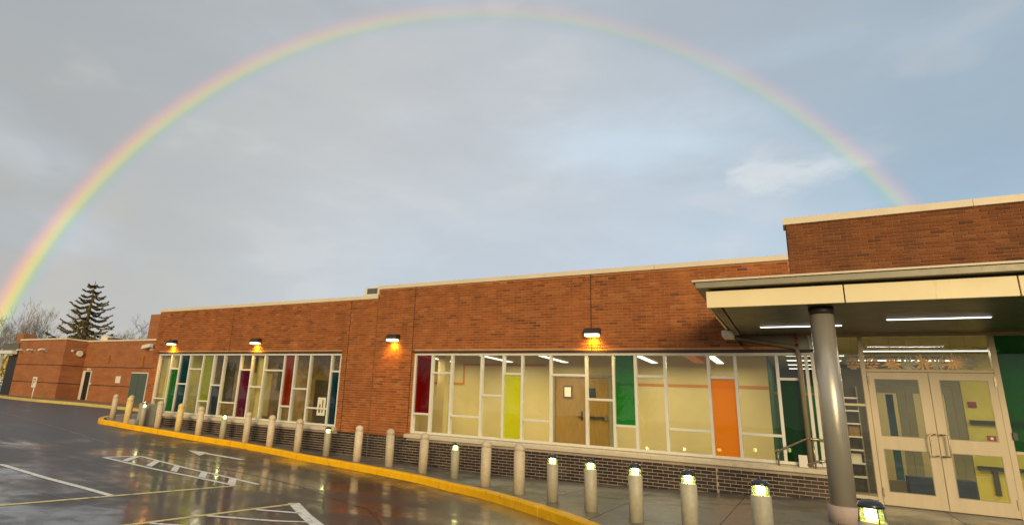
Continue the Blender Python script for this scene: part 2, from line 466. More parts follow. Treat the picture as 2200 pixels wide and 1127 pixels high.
# ------------------------------------------------------------------ mesh helpers
class MB:
    def __init__(s):
        s.v, s.f, s.sm = [], [], []

    def face(s, pts, smooth=False):
        k = len(s.v)
        s.v += [tuple(p) for p in pts]
        s.f.append(tuple(range(k, k + len(pts))))
        s.sm.append(smooth)

    def box(s, x0, x1, y0, y1, z0, z1, back=True):
        k = len(s.v)
        s.v += [(x0, y0, z0), (x1, y0, z0), (x1, y1, z0), (x0, y1, z0), (x0, y0, z1), (x1, y0, z1), (x1, y1, z1), (x0, y1, z1)]
        fs = [(0, 1, 5, 4), (1, 2, 6, 5), (3, 0, 4, 7), (4, 5, 6, 7), (3, 2, 1, 0)]
        if back:
            fs.append((2, 3, 7, 6))
        for q in fs:
            s.f.append(tuple(k + i for i in q))
            s.sm.append(False)
        return s

    def prism(s, poly, lo, hi):
        """poly: list of (x, y); lo/hi: z or function of (x, y)"""
        L = [(x, y, lo(x, y) if callable(lo) else lo) for x, y in poly]
        H = [(x, y, hi(x, y) if callable(hi) else hi) for x, y in poly]
        n = len(poly)
        s.face(H)
        s.face(L[::-1])
        for i in range(n):
            j = (i + 1) % n
            s.face([L[i], L[j], H[j], H[i]])
        return s

    def wallprism(s, poly, y0, y1):
        """poly in (x, z), extruded along y"""
        n = len(poly)
        s.face([(x, y0, z) for x, z in poly])
        s.face([(x, y1, z) for x, z in poly][::-1])
        for i in range(n):
            j = (i + 1) % n
            a, b = poly[i], poly[j]
            s.face([(a[0], y1, a[1]), (b[0], y1, b[1]), (b[0], y0, b[1]), (a[0], y0, a[1])])
        return s

    def lathe(s, prof, cx=0, cy=0, seg=20):
        k = len(s.v)
        for r, z in prof:
            for i in range(seg):
                a = 2 * PI * i / seg
                s.v.append((cx + r * math.cos(a), cy + r * math.sin(a), z))
        for j in range(len(prof) - 1):
            for i in range(seg):
                i2 = (i + 1) % seg
                s.f.append((k + j * seg + i, k + j * seg + i2, k + (j + 1) * seg + i2, k + (j + 1) * seg + i))
                s.sm.append(True)
        for j, rev in ((0, True), (len(prof) - 1, False)):
            q = [k + j * seg + i for i in range(seg)]
            s.f.append(tuple(q[::-1] if rev else q))
            s.sm.append(False)
        return s

    def tube(s, pts, radii, seg=8, cap=True):
        if not isinstance(radii, (list, tuple)):
            radii = [radii] * len(pts)
        k = len(s.v)
        P = [Vector(p) for p in pts]
        ref = None
        for i, p in enumerate(P):
            if i == 0:
                tg = P[1] - P[0]
            elif i == len(P) - 1:
                tg = P[-1] - P[-2]
            else:
                tg = P[i + 1] - P[i - 1]
            tg.normalize()
            if ref is None:
                ref = tg.orthogonal().normalized()
            else:
                ref = (ref - tg * ref.dot(tg))
                if ref.length < 1e-5:
                    ref = tg.orthogonal()
                ref.normalize()
            b = tg.cross(ref)
            for q in range(seg):
                a = 2 * PI * q / seg
                s.v.append(tuple(p + (ref * math.cos(a) + b * math.sin(a)) * radii[i]))
        for i in range(len(P) - 1):
            for q in range(seg):
                q2 = (q + 1) % seg
                s.f.append((k + i * seg + q, k + i * seg + q2, k + (i + 1) * seg + q2, k + (i + 1) * seg + q))
                s.sm.append(True)
        if cap:
            s.f.append(tuple(k + q for q in range(seg))[::-1])
            s.sm.append(False)
            s.f.append(tuple(k + (len(P) - 1) * seg + q for q in range(seg)))
            s.sm.append(False)
        return s

    def mesh(s, name, mat):
        me = bpy.data.meshes.new(name)
        me.from_pydata(s.v, [], s.f)
        me.polygons.foreach_set('use_smooth', s.sm)
        if mat:
            me.materials.append(mat)
        me.update()
        return me

    def build(s, name, mat, parent=None, bevel=0.0):
        o = bpy.data.objects.new(name, s.mesh(name, mat))
        COL.objects.link(o)
        if parent:
            o.parent = parent
            o.matrix_parent_inverse = Matrix.Identity(4)
            # geometry is given in world space: undo the parent's place
            w = world_of(parent)
            o.location = (-w[0], -w[1], -w[2])
        if bevel:
            bv = o.modifiers.new('edge', 'BEVEL')
            bv.width = bevel
            bv.segments = 2
            bv.limit_method = 'ANGLE'
        return o


def world_of(o):
    x = Vector((0, 0, 0))
    while o:
        x = x + o.location
        o = o.parent
    return x


def box(x0, x1, y0, y1, z0, z1):
    return MB().box(x0, x1, y0, y1, z0, z1)


def tag(o, label=None, cat=None, group=None, kind=None):
    if label:
        o['label'] = label
    if cat:
        o['category'] = cat
    if group:
        o['group'] = group
    if kind:
        o['kind'] = kind
    return o


def thing(name, loc, label, cat, group=None):
    o = bpy.data.objects.new(name, None)
    o.empty_display_size = 0.2
    COL.objects.link(o)
    o.location = loc
    return tag(o, label, cat, group)


def copy_tree(o, parent=None):
    c = o.copy()
    COL.objects.link(c)
    if parent:
        c.parent = parent
    for ch in list(o.children):
        copy_tree(ch, c)
    return c


# ------------------------------------------------------------------ ground
GX = [-400, -60, -40, -30, -21, -16.7, -11.8, -10.3, -6.5, -2.7, -1.1, 0.27, 5, 400]
GZ = [0.45, 0.45, 0.43, 0.30, 0.18, -0.03, -0.172, -0.19, -0.265, -0.14, -0.068, 0.0, 0.0, 0.0]


def G(x, y=0):
    i = min(max(bisect.bisect_right(GX, x) - 1, 0), len(GX) - 2)
    f = (x - GX[i]) / (GX[i + 1] - GX[i])
    return GZ[i] + f * (GZ[i + 1] - GZ[i])


def GA(x, y=0):
    return G(x) - 0.15


xs = sorted(set([-900, -400, -200, -100, -60, -50, -45, -40, -35, -30, 9, 20, 60, 200, 500] + [-28 + i * 0.5 for i in range(70)] + [-16.7, -11.8, -10.3, -6.5, -2.7, -1.1, 0.27, 5]))
ys = [-500, -150, -60, -30, -18, -12, -8, -5, -3, -1, 0, 5, 12, 30, 100, 400, 900]
g = MB()
g.v = [(x, y, GA(x)) for y in ys for x in xs]
nx = len(xs)
g.f = [(j * nx + i, j * nx + i + 1, (j + 1) * nx + i + 1, (j + 1) * nx + i) for j in range(len(ys) - 1) for i in range(nx - 1)]
g.sm = [True] * len(g.f)
tag(g.build('parking_lot', M['asphalt']), kind='structure')

KERB = [(-21.5, -1.42), (-20.4, -1.42), (-19.3, -1.32), (-17.2, -1.08), (-15.3, -0.95), (-14.0, -1.02), (-12.8, -1.18), (-10.7, -1.52), (-9.06, -1.74), (-7.5, -2.05),
        (-6.7, -2.35), (-5.96, -2.70), (-5.2, -3.18), (-4.45, -3.76), (-3.8, -4.30), (-3.26, -4.76), (-2.53, -5.52), (-1.9, -6.4), (-1.4, -7.4), (-1.0, -8.8), (-0.75, -10.5), (-0.65, -13), (-0.65, -20)]
KX = [p[0] for p in KERB]


def ky(x):
    i = min(max(bisect.bisect_right(KX, x) - 1, 0), len(KX) - 2)
    f = (x - KX[i]) / (KX[i + 1] - KX[i])
    return KERB[i][1] + f * (KERB[i + 1][1] - KERB[i][1])


# sidewalk slabs between the kerb and the facade, joints between them
walk = tag(MB().prism([(-21.3, 0.2), (-21.3, -0.9), (-15.0, -0.6), (-9, -1.3), (-5.6, -2.5), (-2.2, -5.4), (-0.4, -9), (-0.3, -19.8), (9, -19.8), (9, 0.2)],
                      -0.7, -0.30).build('sidewalk', M['joint']), kind='structure')
KW = 0.17


def slab(poly):
    MB().prism(poly, lambda x, y: G(x) - 0.12, lambda x, y: G(x)).build('paving_slab', M['walk'], walk)


jg = 0.006
edges = [-21.3, -19.8, -18.3, -16.7, -15.2, -13.5, -11.8, -10.3, -8.7, -7.5, -6.5, -5.2, -3.95, -2.7]
for a, b in zip(edges, edges[1:]):
    a2, b2 = a + jg, b - jg
    ka, kb = ky(a2) + KW, ky(b2) + KW
    if min(ka, kb) > -1.9:
        slab([(a2, ka), (b2, kb), (b2, -0.02), (a2, -0.02)])
    else:
        slab([(a2, -1.5 + jg), (b2, -1.5 + jg), (b2, -0.02), (a2, -0.02)])
        pts = [(a2, ka)] + [(x, ky(x) + KW) for x in KX if a2 < x < b2] + [(b2, kb)]
        slab(pts + [(b2, -1.5 - jg), (a2, -1.5 - jg)])
cols = [-2.7, -1.1, 0.27, 1.9, 3.5, 5.1, 6.7]
for a, b in zip(cols, cols[1:]):
    a2, b2 = a + jg, b - jg
    y = 0.0
    while y > -12:
        y2 = y - 1.55
        if a2 >= -1.1:
            slab([(a2, y2 + jg), (b2, y2 + jg), (b2, y - jg), (a2, y - jg)])
        elif y2 > -5.4:
            slab([(a2, max(y2 + jg, ky(a2) + KW)), (b2, y2 + jg), (b2, y - jg), (a2, y - jg)])
        else:
            # the cell the kerb cuts through
            lowy = max(y2, -12)
            pts = []
            k = 8
            for i in range(k + 1):
                yy = y - (y - lowy) * i / k
                # x of the kerb's inner edge at yy
                xx = a2
                for (x1, y1), (x0, y0) in zip(KERB, KERB[1:]):
                    if y0 <= yy - KW * 0.3 <= y1 and y1 != y0:
                        xx = x1 + (x0 - x1) * (y1 - (yy - KW * 0.3)) / (y1 - y0) + KW
                        break
                pts.append((max(xx, a2), yy + (jg if i == k else -jg if i == 0 else 0)))
            if pts[0][0] < b2:
                poly = [p for p in pts if p[0] < b2]
                slab(poly + [(b2, poly[-1][1]), (b2, poly[0][1])])
        y = y2
# left end of the pavement, round the corner of the building
slab([(-21.3 - jg, -1.25), (-21.3 - jg, 7), (-26.2, 7), (-26.2, 3.2), (-24.9, 0.95), (-23.2, -0.4), (-21.6, -1.2)])

# kerb stones, painted yellow
kerb = bpy.data.objects.new('kerb', None)
COL.objects.link(kerb)
tag(kerb, kind='structure')


def offset(path, dd):
    out = []
    for i, p in enumerate(path):
        a = Vector(path[max(i - 1, 0)])
        b = Vector(path[min(i + 1, len(path) - 1)])
        t_ = (b - a).normalized()
        out.append((p[0] - t_.y * dd, p[1] + t_.x * dd))
    return out


def resample(path, step):
    out = [path[0]]
    for a, b in zip(path, path[1:]):
        L = math.hypot(b[0] - a[0], b[1] - a[1])
        n = max(1, int(L / step))
        for i in range(1, n + 1):
            out.append((a[0] + (b[0] - a[0]) * i / n, a[1] + (b[1] - a[1]) * i / n))
    return out


def smooth(path, n=2):
    for _ in range(n):
        q = [path[0]]
        for a, b in zip(path, path[1:]):
            q += [(a[0] * .75 + b[0] * .25, a[1] * .75 + b[1] * .25), (a[0] * .25 + b[0] * .75, a[1] * .25 + b[1] * .75)]
        q.append(path[-1])
        path = q
    return path


full = [(-26.4, 7.0), (-26.4, 3.2), (-25.1, 0.9), (-23.4, -0.5), (-22.2, -1.25)] + KERB
full = smooth(full, 2)
breaks = [-18.6, -15.2, -12.03, -9.15, -7.77, -6.55, -3.78, -2.1]
seglist, cur = [], []
brk = list(breaks)
for i, p in enumerate(full):
    cur.append(p)
    if brk and p[0] >= brk[0] and i > 30:
        seglist.append(cur)
        cur = [p]
        brk.pop(0)
    elif not brk and len(cur) > 14:
        seglist.append(cur)
        cur = [p]
    elif p[0] < -21.9 and len(cur) > 7:
        seglist.append(cur)
        cur = [p]
if len(cur) > 1:
    seglist.append(cur)
for sg in seglist:
    # pull the ends in a little so that the joint shows
    def pull(a, b, dd):
        L = math.hypot(b[0] - a[0], b[1] - a[1]) or 1
        return (a[0] + (b[0] - a[0]) * dd / L, a[1] + (b[1] - a[1]) * dd / L)
    sg = [pull(sg[0], sg[1], 0.013)] + sg[1:-1] + [pull(sg[-1], sg[-2], 0.013)]
    outer = offset(sg, 0)
    o2 = offset(sg, 0.018)
    inner = offset(sg, KW)
    m = MB()
    lay = [[(x, y, G(x) - 0.2) for x, y in outer], [(x, y, G(x) - 0.02) for x, y in outer], [(x, y, G(x) + 0.004) for x, y in o2], [(x, y, G(x) + 0.004) for x, y in inner], [(x, y, G(x) - 0.2) for x, y in inner]]
    for L0, L1 in zip(lay, lay[1:]):
        for i in range(len(sg) - 1):
            m.face([L0[i], L0[i + 1], L1[i + 1], L1[i]])
    for e in (0, -1):
        m.face([L[e] for L in lay])
    m.build('kerb_stone', M['kerb'], kerb)

# road markings, 4 mm above the asphalt
MZ = 0.004


def sheet(polys, name, mat, label=None):
    m = MB()
    for pl in polys:
        m.face([(x, y, GA(x) + MZ) for x, y in pl])
    return tag(m.build(name, mat), label, kind='structure')


def subdiv(a, b, n):
    return [(a[0] + (b[0] - a[0]) * i / n, a[1] + (b[1] - a[1]) * i / n) for i in range(n + 1)]


def line(a, b, w, n=12):
    a, b = Vector(a), Vector(b)
    t_ = (b - a).normalized()
    nrm_ = Vector((-t_.y, t_.x)) * (w / 2)
    P = subdiv(a, b, n)
    out = []
    for p, q in zip(P, P[1:]):
        out.append([(p[0] - nrm_.x, p[1] - nrm_.y), (q[0] - nrm_.x, q[1] - nrm_.y), (q[0] + nrm_.x, q[1] + nrm_.y), (p[0] + nrm_.x, p[1] + nrm_.y)])
    return out


IA, IB, IC, ID = (-13.91, -5.58), (-13.85, -4.67), (-9.13, -5.22), (-9.25, -5.68)
isl = line(IA, IB, 0.11) + line((-13.85, -4.72), IC, 0.11, 20) + line(IA, ID, 0.11, 20)
sheet(isl, 'marking_outline', M['paint_w'])
bars = []
for a, b in [((-13.21, -5.50), (-13.83, -4.80)), ((-12.29, -5.50), (-12.99, -4.83)), ((-11.38, -5.52), (-12.11, -4.92)), ((-10.38, -5.58), (-11.03, -5.02)), ((-9.43, -5.64), (-9.97, -5.14))]:
    bars += [[(a[0] - 0.1, a[1]), (a[0] + 0.12, a[1]), (b[0] + 0.12, b[1]), (b[0] - 0.1, b[1])]]
m = MB()
for pl in bars:
    m.face([(x, y, GA(x) + 2 * MZ) for x, y in pl])
tag(m.build('marking_bars', M['paint_w']), kind='structure')
sheet([[(-14.58, -2.86), (-13.50, -3.30), (-13.70, -3.0), (-13.85, -2.72), (-14.1, -2.66)], [(-13.85, -2.95), (-12.45, -2.87), (-12.40, -2.70), (-13.85, -2.74)]], 'marking_arrow', M['paint_w'])
sheet(line((-13.59, -7.82), (-9.40, -7.95), 0.12, 16), 'marking_line', M['paint_w'])
sheet(line((-9.55, -9.8), (-9.24, -5.75), 0.10), 'marking_line', M['paint_y'])
sheet(line((-7.53, -9.8), (-7.30, -6.05), 0.09), 'marking_edge', M['paint_y'])
sheet(line((-7.36, -6.05), (-5.0, -7.72), 0.19, 12), 'marking_edge', M['paint_w'])
sheet(line((-7.30, -6.91), (-6.68, -6.55), 0.09, 4) + line((-7.36, -7.75), (-6.08, -6.98), 0.09, 8) + line((-7.40, -8.60), (-5.5, -7.44), 0.09, 8), 'marking_hatch', M['paint_w'])

# tar seams in the asphalt, wandering along the kerb
def seam(path, w_, seed):
    rng = random.Random(seed)
    P = []
    for a, b in zip(path, path[1:]):
        n_ = max(2, int(math.hypot(b[0] - a[0], b[1] - a[1]) / 0.22))
        P += [(a[0] + (b[0] - a[0]) * i / n_ + rng.uniform(-.03, .03), a[1] + (b[1] - a[1]) * i / n_ + rng.uniform(-.035, .035)) for i in range(n_)]
    P.append(path[-1])
    m = MB()
    W_ = [w_ * rng.uniform(0.5, 1.3) / 2 for _ in P]
    for i in range(len(P) - 1):
        (x0, y0), (x1, y1) = P[i], P[i + 1]
        L = math.hypot(x1 - x0, y1 - y0) or 1
        nx_, ny_ = -(y1 - y0) / L, (x1 - x0) / L
        m.face([(x0 - nx_ * W_[i], y0 - ny_ * W_[i], GA(x0) + 0.002), (x1 - nx_ * W_[i + 1], y1 - ny_ * W_[i + 1], GA(x1) + 0.002), (x1 + nx_ * W_[i + 1], y1 + ny_ * W_[i + 1], GA(x1) + 0.002), (x0 + nx_ * W_[i], y0 + ny_ * W_[i], GA(x0) + 0.002)])
    tag(m.build('tar_seam', M['tar']), kind='structure')


M['tar'] = plain('tar_sealant', (0.012, 0.011, 0.010), 0.35, 0.2, 6, coat=0.3)
seam([(-30, -1.5), (-21, -3.4), (-17, -3.9), (-13.6, -4.25), (-10.8, -4.35), (-8.4, -4.7), (-6.2, -5.5), (-4.2, -7.4)], 0.07, 2)
seam([(-36, 0.5), (-24, -6.0), (-18.5, -7.2), (-14.5, -8.8)], 0.05, 3)
seam([(-10.2, -8.6), (-8.6, -8.45)], 0.03, 4)

# ------------------------------------------------------------------ the school building
bld = thing('school_building', (-10.5, 6.0, 0.0), 'long single storey red brick school with white framed coloured windows', 'building')
FY = -0.05      # face of the mortar
HEAD, SILLZ, BASE = 2.69, 0.557, 0.44
LX0, LX1 = -20.98, -11.82
RX0, RX1 = -9.157, 0.305
XL, XS, XR = -21.32, -10.58, 0.03
TOPA, TOPB, TOPT = 4.31, 4.585, 5.335

w = MB()
# band above the windows and piers, backing of mortar
w.box(XL, XS, FY, 0.15, HEAD + 0.065, TOPA)
w.box(XS, XR, FY, 0.15, HEAD + 0.065, TOPB)
w.box(XL, LX0, FY, 0.15, BASE, HEAD + 0.065)
w.box(LX1, RX0, FY, 0.15, BASE, HEAD + 0.065)
facade = w.build('facade_wall', M['mortar'], bld)
w = MB().box(XL, 0.33, FY, 0.15, -0.6, BASE - 0.005)
basew = w.build('base_wall', M['mortar_dark'], bld)
w = MB().box(XR, 9.0, FY - 0.02, 0.15, 3.06, TOPT)
tallw = w.build('tall_wall', M['mortar_brown'], bld)
w = MB().box(XL, XL + 0.2, 0.155, 14, -0.3, TOPA - 0.01)
side = w.build('end_wall', M['brick_i'], bld)

CH, BL, JT = 0.0675, 0.2125, 0.0135


def holes_none(x0, x1, z0, z1):
    return [(x0, x1)]


JOINTS = [-16.98, -11.60, -10.57, -9.25, -4.14]


def courses(x0, x1, z0, z1, cut, joints, phase=0):
    """yield bricks (xa, xb, za, zb) of running bond, skipping what cut() removes"""
    n = int(round((z1 - z0) / CH))
    for k in range(n):
        za, zb = z0 + k * CH + JT / 2, min(z0 + (k + 1) * CH - JT / 2, z1)
        off = (BL / 2 if (k + phase) % 2 else 0.0)
        spans = [(x0, x1)]
        for c in cut:
            if za < c[3] - 0.01 and zb > c[2] + 0.01:
                ns = []
                for s0, s1 in spans:
                    if c[1] <= s0 or c[0] >= s1:
                        ns.append((s0, s1))
                    else:
                        if c[0] > s0:
                            ns.append((s0, c[0]))
                        if c[1] < s1:
                            ns.append((c[1], s1))
                spans = ns
        for j in joints:
            ns = []
            for s0, s1 in spans:
                if s0 < j < s1:
                    ns += [(s0, j - 0.011), (j + 0.011, s1)]
                else:
                    ns.append((s0, s1))
            spans = ns
        for s0, s1 in spans:
            i = math.floor((s0 - off) / BL)
            while True:
                xa, xb = off + i * BL + JT / 2, off + (i + 1) * BL - JT / 2
                i += 1
                if xa >= s1:
                    break
                xa, xb = max(xa, s0), min(xb, s1)
                if xb - xa > 0.025:
                    yield xa, xb, za, zb


CAMP = Vector((0, -13.7, 1.25))


def size_seen(xa, xb, za, zb):
    c = Vector(((xa + xb) / 2, 0, (za + zb) / 2)) - CAMP
    dep = c.dot(_f)
    px = 470 + 1244 * c.dot(_r) / dep / 2200 * 1024 if False else 940.8 + 1244 * c.dot(_r) / dep
    py = 541.2 - 1244 * c.dot(_u) / dep
    vis = 0 < px < 2200 and 0 < py < 1127
    return (1 if vis else 0, -dep)


def lay(bricks, face_y, wall, name, mat_single, mat_mass, n_single, hidden=None):
    full_ = [b for b in bricks if abs((b[1] - b[0]) - (BL - JT)) < 0.002 and abs(b[3] - b[2] - (CH - JT)) < 0.002]
    if hidden:
        full_ = [b for b in full_ if not hidden(b)]
    full_.sort(key=lambda b: size_seen(*b), reverse=True)
    single = set(full_[:n_single])
    proto = None
    hx, hz = (BL - JT) / 2, (CH - JT) / 2
    rest = MB()
    wl = world_of(wall)
    for b in bricks:
        dy = random.uniform(-0.0035, 0.0025)
        if b in single:
            if proto is None:
                proto = MB().box(-hx, hx, 0, 0.03, -hz, hz, back=False).mesh(name, mat_single)
            o = bpy.data.objects.new(name, proto)
            COL.objects.link(o)
            o.parent = wall
            o.location = ((b[0] + b[1]) / 2 - wl.x, face_y + dy - wl.y, (b[2] + b[3]) / 2 - wl.z)
        else:
            rest.box(b[0], b[1], face_y + dy, face_y + 0.03, b[2], b[3], back=False)
    if rest.v:
        tag(rest.build(name + '_courses', mat_mass, wall), kind='stuff')


JZ0 = BASE
wins = [(LX0 - 0.012, LX1 + 0.012, 0, HEAD + 0.062), (RX0 - 0.012, 9, 0, HEAD + 0.062)]
red = list(courses(XL, XS - 0.011, JZ0, TOPA, wins, JOINTS)) + list(courses(XS + 0.011, XR, JZ0, TOPB, wins, JOINTS))
lay(red, FY - 0.012, facade, 'brick', M['brick_o'], M['brick_i'], 300, hidden=lambda b: b[0] > -1.5 and b[2] > 2.9)
drk = list(courses(XL, 0.33, BASE - 13 * CH, BASE, [(LX0 - 0.1, LX1 + 0.1, BASE - 0.02, 1), (RX0 - 0.1, 0.4, BASE - 0.02, 1)], [-10.57, -1.62]))
drk = [b for b in drk if b[3] > G(b[0]) - 0.03]
lay(drk, FY - 0.012, basew, 'dark_brick', M['dark_o'], M['dark_i'], 300)
tal = list(courses(XR + 0.003, 9.0, 3.06, TOPT, [], [], 1))
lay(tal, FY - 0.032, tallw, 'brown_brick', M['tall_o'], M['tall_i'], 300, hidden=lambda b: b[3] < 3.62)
# control joints
for jx in JOINTS:
    top = TOPA if jx < XS else TOPB
    lo = BASE if not (LX0 < jx < LX1 or jx > RX0) else HEAD + 0.07
    box(jx - 0.011, jx + 0.011, FY - 0.006, FY + 0.02, lo, top).build('control_joint', M['joint'], facade)
# steel lintels
box(LX0 - 0.1, LX1 + 0.02, FY - 0.016, 0.14, HEAD + 0.008, HEAD + 0.062).build('lintel', M['lintel'], bld)
box(RX0 - 0.1, 0.40, FY - 0.016, 0.14, HEAD + 0.008, HEAD + 0.062).build('lintel', M['lintel'], bld)


# metal copings in lengths
def copings(x0, x1, z, hgt, n, out):
    L = (x1 - x0) / n
    for i in range(n):
        m = MB()
        a, b = x0 + i * L + 0.003, x0 + (i + 1) * L - 0.003
        m.wallprism([(a, z), (b, z), (b, z + hgt), (a, z + hgt)], out, 0.32)
        m.build('coping', M['coping'], bld, 0.006)


copings(XL - 0.04, XS - 0.005, TOPA, 0.11, 4, FY - 0.05)
box(XS - 0.03, XS + 0.03, FY - 0.052, 0.32, TOPA + 0.112, TOPB + 0.002).build('coping', M['coping'], bld)
copings(XS - 0.03, XR - 0.012, TOPB + 0.002, 0.11, 4, FY - 0.05)
copings(XR - 0.05, 9.05, TOPT, 0.135, 3, FY - 0.08)
box(XR - 0.01, XR + 0.012, FY - 0.02, 6, TOPB + 0.12, TOPT - 0.002).build('flashing', M['gap'], bld)
box(XR + 0.014, XR + 0.2, 0.16, 6, TOPB - 0.3, TOPT - 0.004).build('return_wall', M['tall_i'], bld)
box(XL + 0.2, XS, 0.16, 14, TOPA - 0.22, TOPA - 0.1).build('roof', M['roof'], bld)
box(XS, 9, 0.16, 14, TOPB - 0.22, TOPB - 0.1).build('roof', M['roof'], bld)
box(XR + 0.2, 9, 0.16, 14, TOPT - 0.22, TOPT - 0.1).build('roof', M['roof'], bld)
box(XL, 9, 14, 14.2, -0.3, TOPB).build('rear_wall', M['tall_i'], bld)
# taller brick block behind the left end
rb_ = box(-46.2, -30.0, 15.0, 19.0, 0.0, 7.55).build('rear_block', None, bld)


# windows -----------------------------------------------------------------
def window(name, xs_, trans, fills, label_map, x_end):
    win = bpy.data.objects.new(name, None)
    COL.objects.link(win)
    win.parent = bld
    win.location = (0 - bld.location.x, 0 - bld.location.y, 0)
    bw = 0.028
    y0, y1 = -0.03, 0.09
    fr = MB()
    fr.box(xs_[0] - bw, x_end + bw, y0, y1, HEAD - 0.055, HEAD)
    fr.box(xs_[0] - bw, x_end + bw, y0, y1, SILLZ, SILLZ + 0.055)
    fr.build('window_frame', M['white_alu'], win, 0.004)
    for x in xs_:
        box(x - bw, x + bw, y0 - 0.002, y1 - 0.002, SILLZ + 0.056, HEAD - 0.056).build('mullion', M['white_alu'], win, 0.004)
    for i, (a, b) in enumerate(zip(xs_, xs_[1:])):
        tz = trans[i]
        a2, b2 = a + bw + 0.001, b - bw - 0.001
        lo_m, hi_m = fills[i]
        if tz:
            box(a2, b2, y0 + 0.002, y1 - 0.004, tz - 0.026, tz + 0.026).build('transom', M['white_alu'], win, 0.004)
            parts_ = [(SILLZ + 0.056, tz - 0.027, lo_m), (tz + 0.027, HEAD - 0.056, hi_m)]
        else:
            parts_ = [(SILLZ + 0.056, HEAD - 0.056, lo_m)]
        for z0, z1, mk in parts_:
            p = box(a2, b2, 0.03, 0.038, z0, z1).build('pane', M[mk], win)
            if mk in label_map:
                p['label'] = label_map[mk]
    return win


LAB = dict(g_green='bright green glass pane', g_dgreen='deep green glass pane', g_lime='lime yellow glass pane', g_orange='bright orange glass pane', g_red='dark red glass pane',
           g_maroon='maroon glass pane', g_rust='rust red glass pane', g_teal='teal glass pane', g_slate='slate grey glass pane', g_green2='leaf green glass pane', g_lime2='olive lime glass pane')
LXS = [-20.95, -20.19, -19.66, -19.08, -18.33, -17.74, -17.19, -16.33, -15.76, -15.15, -14.24, -13.76, -13.10, -12.22, -11.85]
LTZ = [1.045, 2.145, 1.605, 2.145, 1.045, 1.605, 1.045, 2.15, 1.605, 2.15, 1.045, 1.60, 1.045, 2.155]
C, D_ = 'clear', 'clear_dim'
LF = [(D_, D_), ('g_green2', D_), ('g_teal', 'g_teal'), (D_, D_), (D_, 'g_lime2'), ('g_slate', D_), (D_, D_), ('g_maroon', D_), (D_, D_), (D_, D_), (D_, 'g_rust'), (D_, D_), (D_, D_), ('g_teal', D_)]
window('window_wall', LXS, LTZ, LF, LAB, -11.85)
RXS = [-9.13, -8.58, -7.96, -7.06, -6.435, -5.92, -5.17, -4.29, -3.655, -3.165, -2.53, -1.647, -1.134, -0.377, 0.035, 0.13, 0.26]
RTZ = [1.072, 2.17, 1.073, 1.627, 2.175, 1.08, 2.17, 1.628, 1.08, 2.174, 1.077, 2.172, 1.074, 2.17, None, None]
RF = [(C, 'g_red'), (C, C), (C, C), (C, C), ('g_lime', C), (C, C), (C, C), (C, C), (C, 'g_green'), (C, C), (C, C), ('g_orange', C), (C, C), ('g_dgreen', C), (C, C), (C, C)]
window('window_wall', RXS, RTZ, RF, LAB, 0.26)
# stout corner post at the end of the right window
box(0.21, 0.325, -0.045, 0.10, SILLZ + 0.002, 3.03).build('corner_post', M['white_alu'], bld, 0.006)
box(-0.02, 0.2, -0.004, 0.10, HEAD + 0.065, 3.03).build('dark_infill', M['gutter'], bld)


def sill(x0, x1, n):
    L = (x1 - x0) / n
    for i in range(n):
        m = MB()
        a, b = x0 + i * L + 0.002, x0 + (i + 1) * L - 0.002
        k = [(-0.17, 0.437), (-0.17, 0.515), (0.0, 0.553), (0.10, 0.553), (0.10, 0.437)]
        m.face([(a, y, z) for y, z in k][::-1])
        m.face([(b, y, z) for y, z in k])
        for q in range(5):
            (y0, z0), (y1, z1) = k[q], k[(q + 1) % 5]
            m.face([(a, y0, z0), (a, y1, z1), (b, y1, z1), (b, y0, z0)])
        m.build('sill', M['sill'], bld)


sill(LX0 - 0.09, LX1 + 0.07, 6)
sill(RX0 - 0.12, 0.33, 6)
# small hose outlet on the dark base between two bollards
box(-9.79, -9.66, -0.10, -0.06, 0.36, 0.45).build('wall_outlet', M['util'], bld)

# entrance ------------------------------------------------------------------
ent = bpy.data.objects.new('entrance', None)
COL.objects.link(ent)
ent.parent = bld
ent.location = (-bld.location.x, -bld.location.y, 0)
ey0, ey1 = -0.03, 0.10


def ebox(x0, x1, z0, z1, name, mat='door_alu', y0=ey0, y1=ey1, bev=0.005):
    return box(x0, x1, y0, y1, z0, z1).build(name, M[mat], ent, bev)


ebox(0.33, 6.6, 2.985, 3.035, 'head_frame')
ebox(0.335, 0.375, 0.13, 2.984, 'jamb')
ebox(1.0, 1.07, 0.0, 2.984, 'jamb')
ebox(2.865, 2.945, 0.0, 2.984, 'jamb')
ebox(1.071, 2.864, 2.335, 2.385, 'transom')
ebox(0.376, 0.999, 0.075, 0.13, 'bottom_rail')
ebox(0.376, 0.999, 1.70, 1.745, 'transom')
box(0.34, 1.0, -0.02, 0.1, 0.0, 0.074).build('kick_plate', M['gap'], ent)
box(0.376, 0.999, 0.03, 0.038, 0.131, 1.699).build('pane', M['clear'], ent)
box(0.376, 0.999, 0.03, 0.038, 1.746, 2.984).build('pane', M['clear'], ent)
box(1.071, 2.864, 0.03, 0.038, 2.386, 2.984).build('pane', M['clear'], ent)
for k, x in enumerate((2.946, 4.15, 5.35)):
    p = box(x, x + 1.12, 0.03, 0.038, 1.06, 2.984).build('pane', M['g_dgreen'], ent)
    p['label'] = 'deep green glass pane beside the doors'
    ebox(x, x + 1.12, 1.01, 1.058, 'transom')
    box(x, x + 1.12, 0.03, 0.038, 0.08, 1.009).build('pane', M['clear'], ent)
    ebox(x, x + 1.12, 0.0, 0.078, 'bottom_rail')
    ebox(x + 1.121, x + 1.199, 0.0, 2.984, 'jamb')


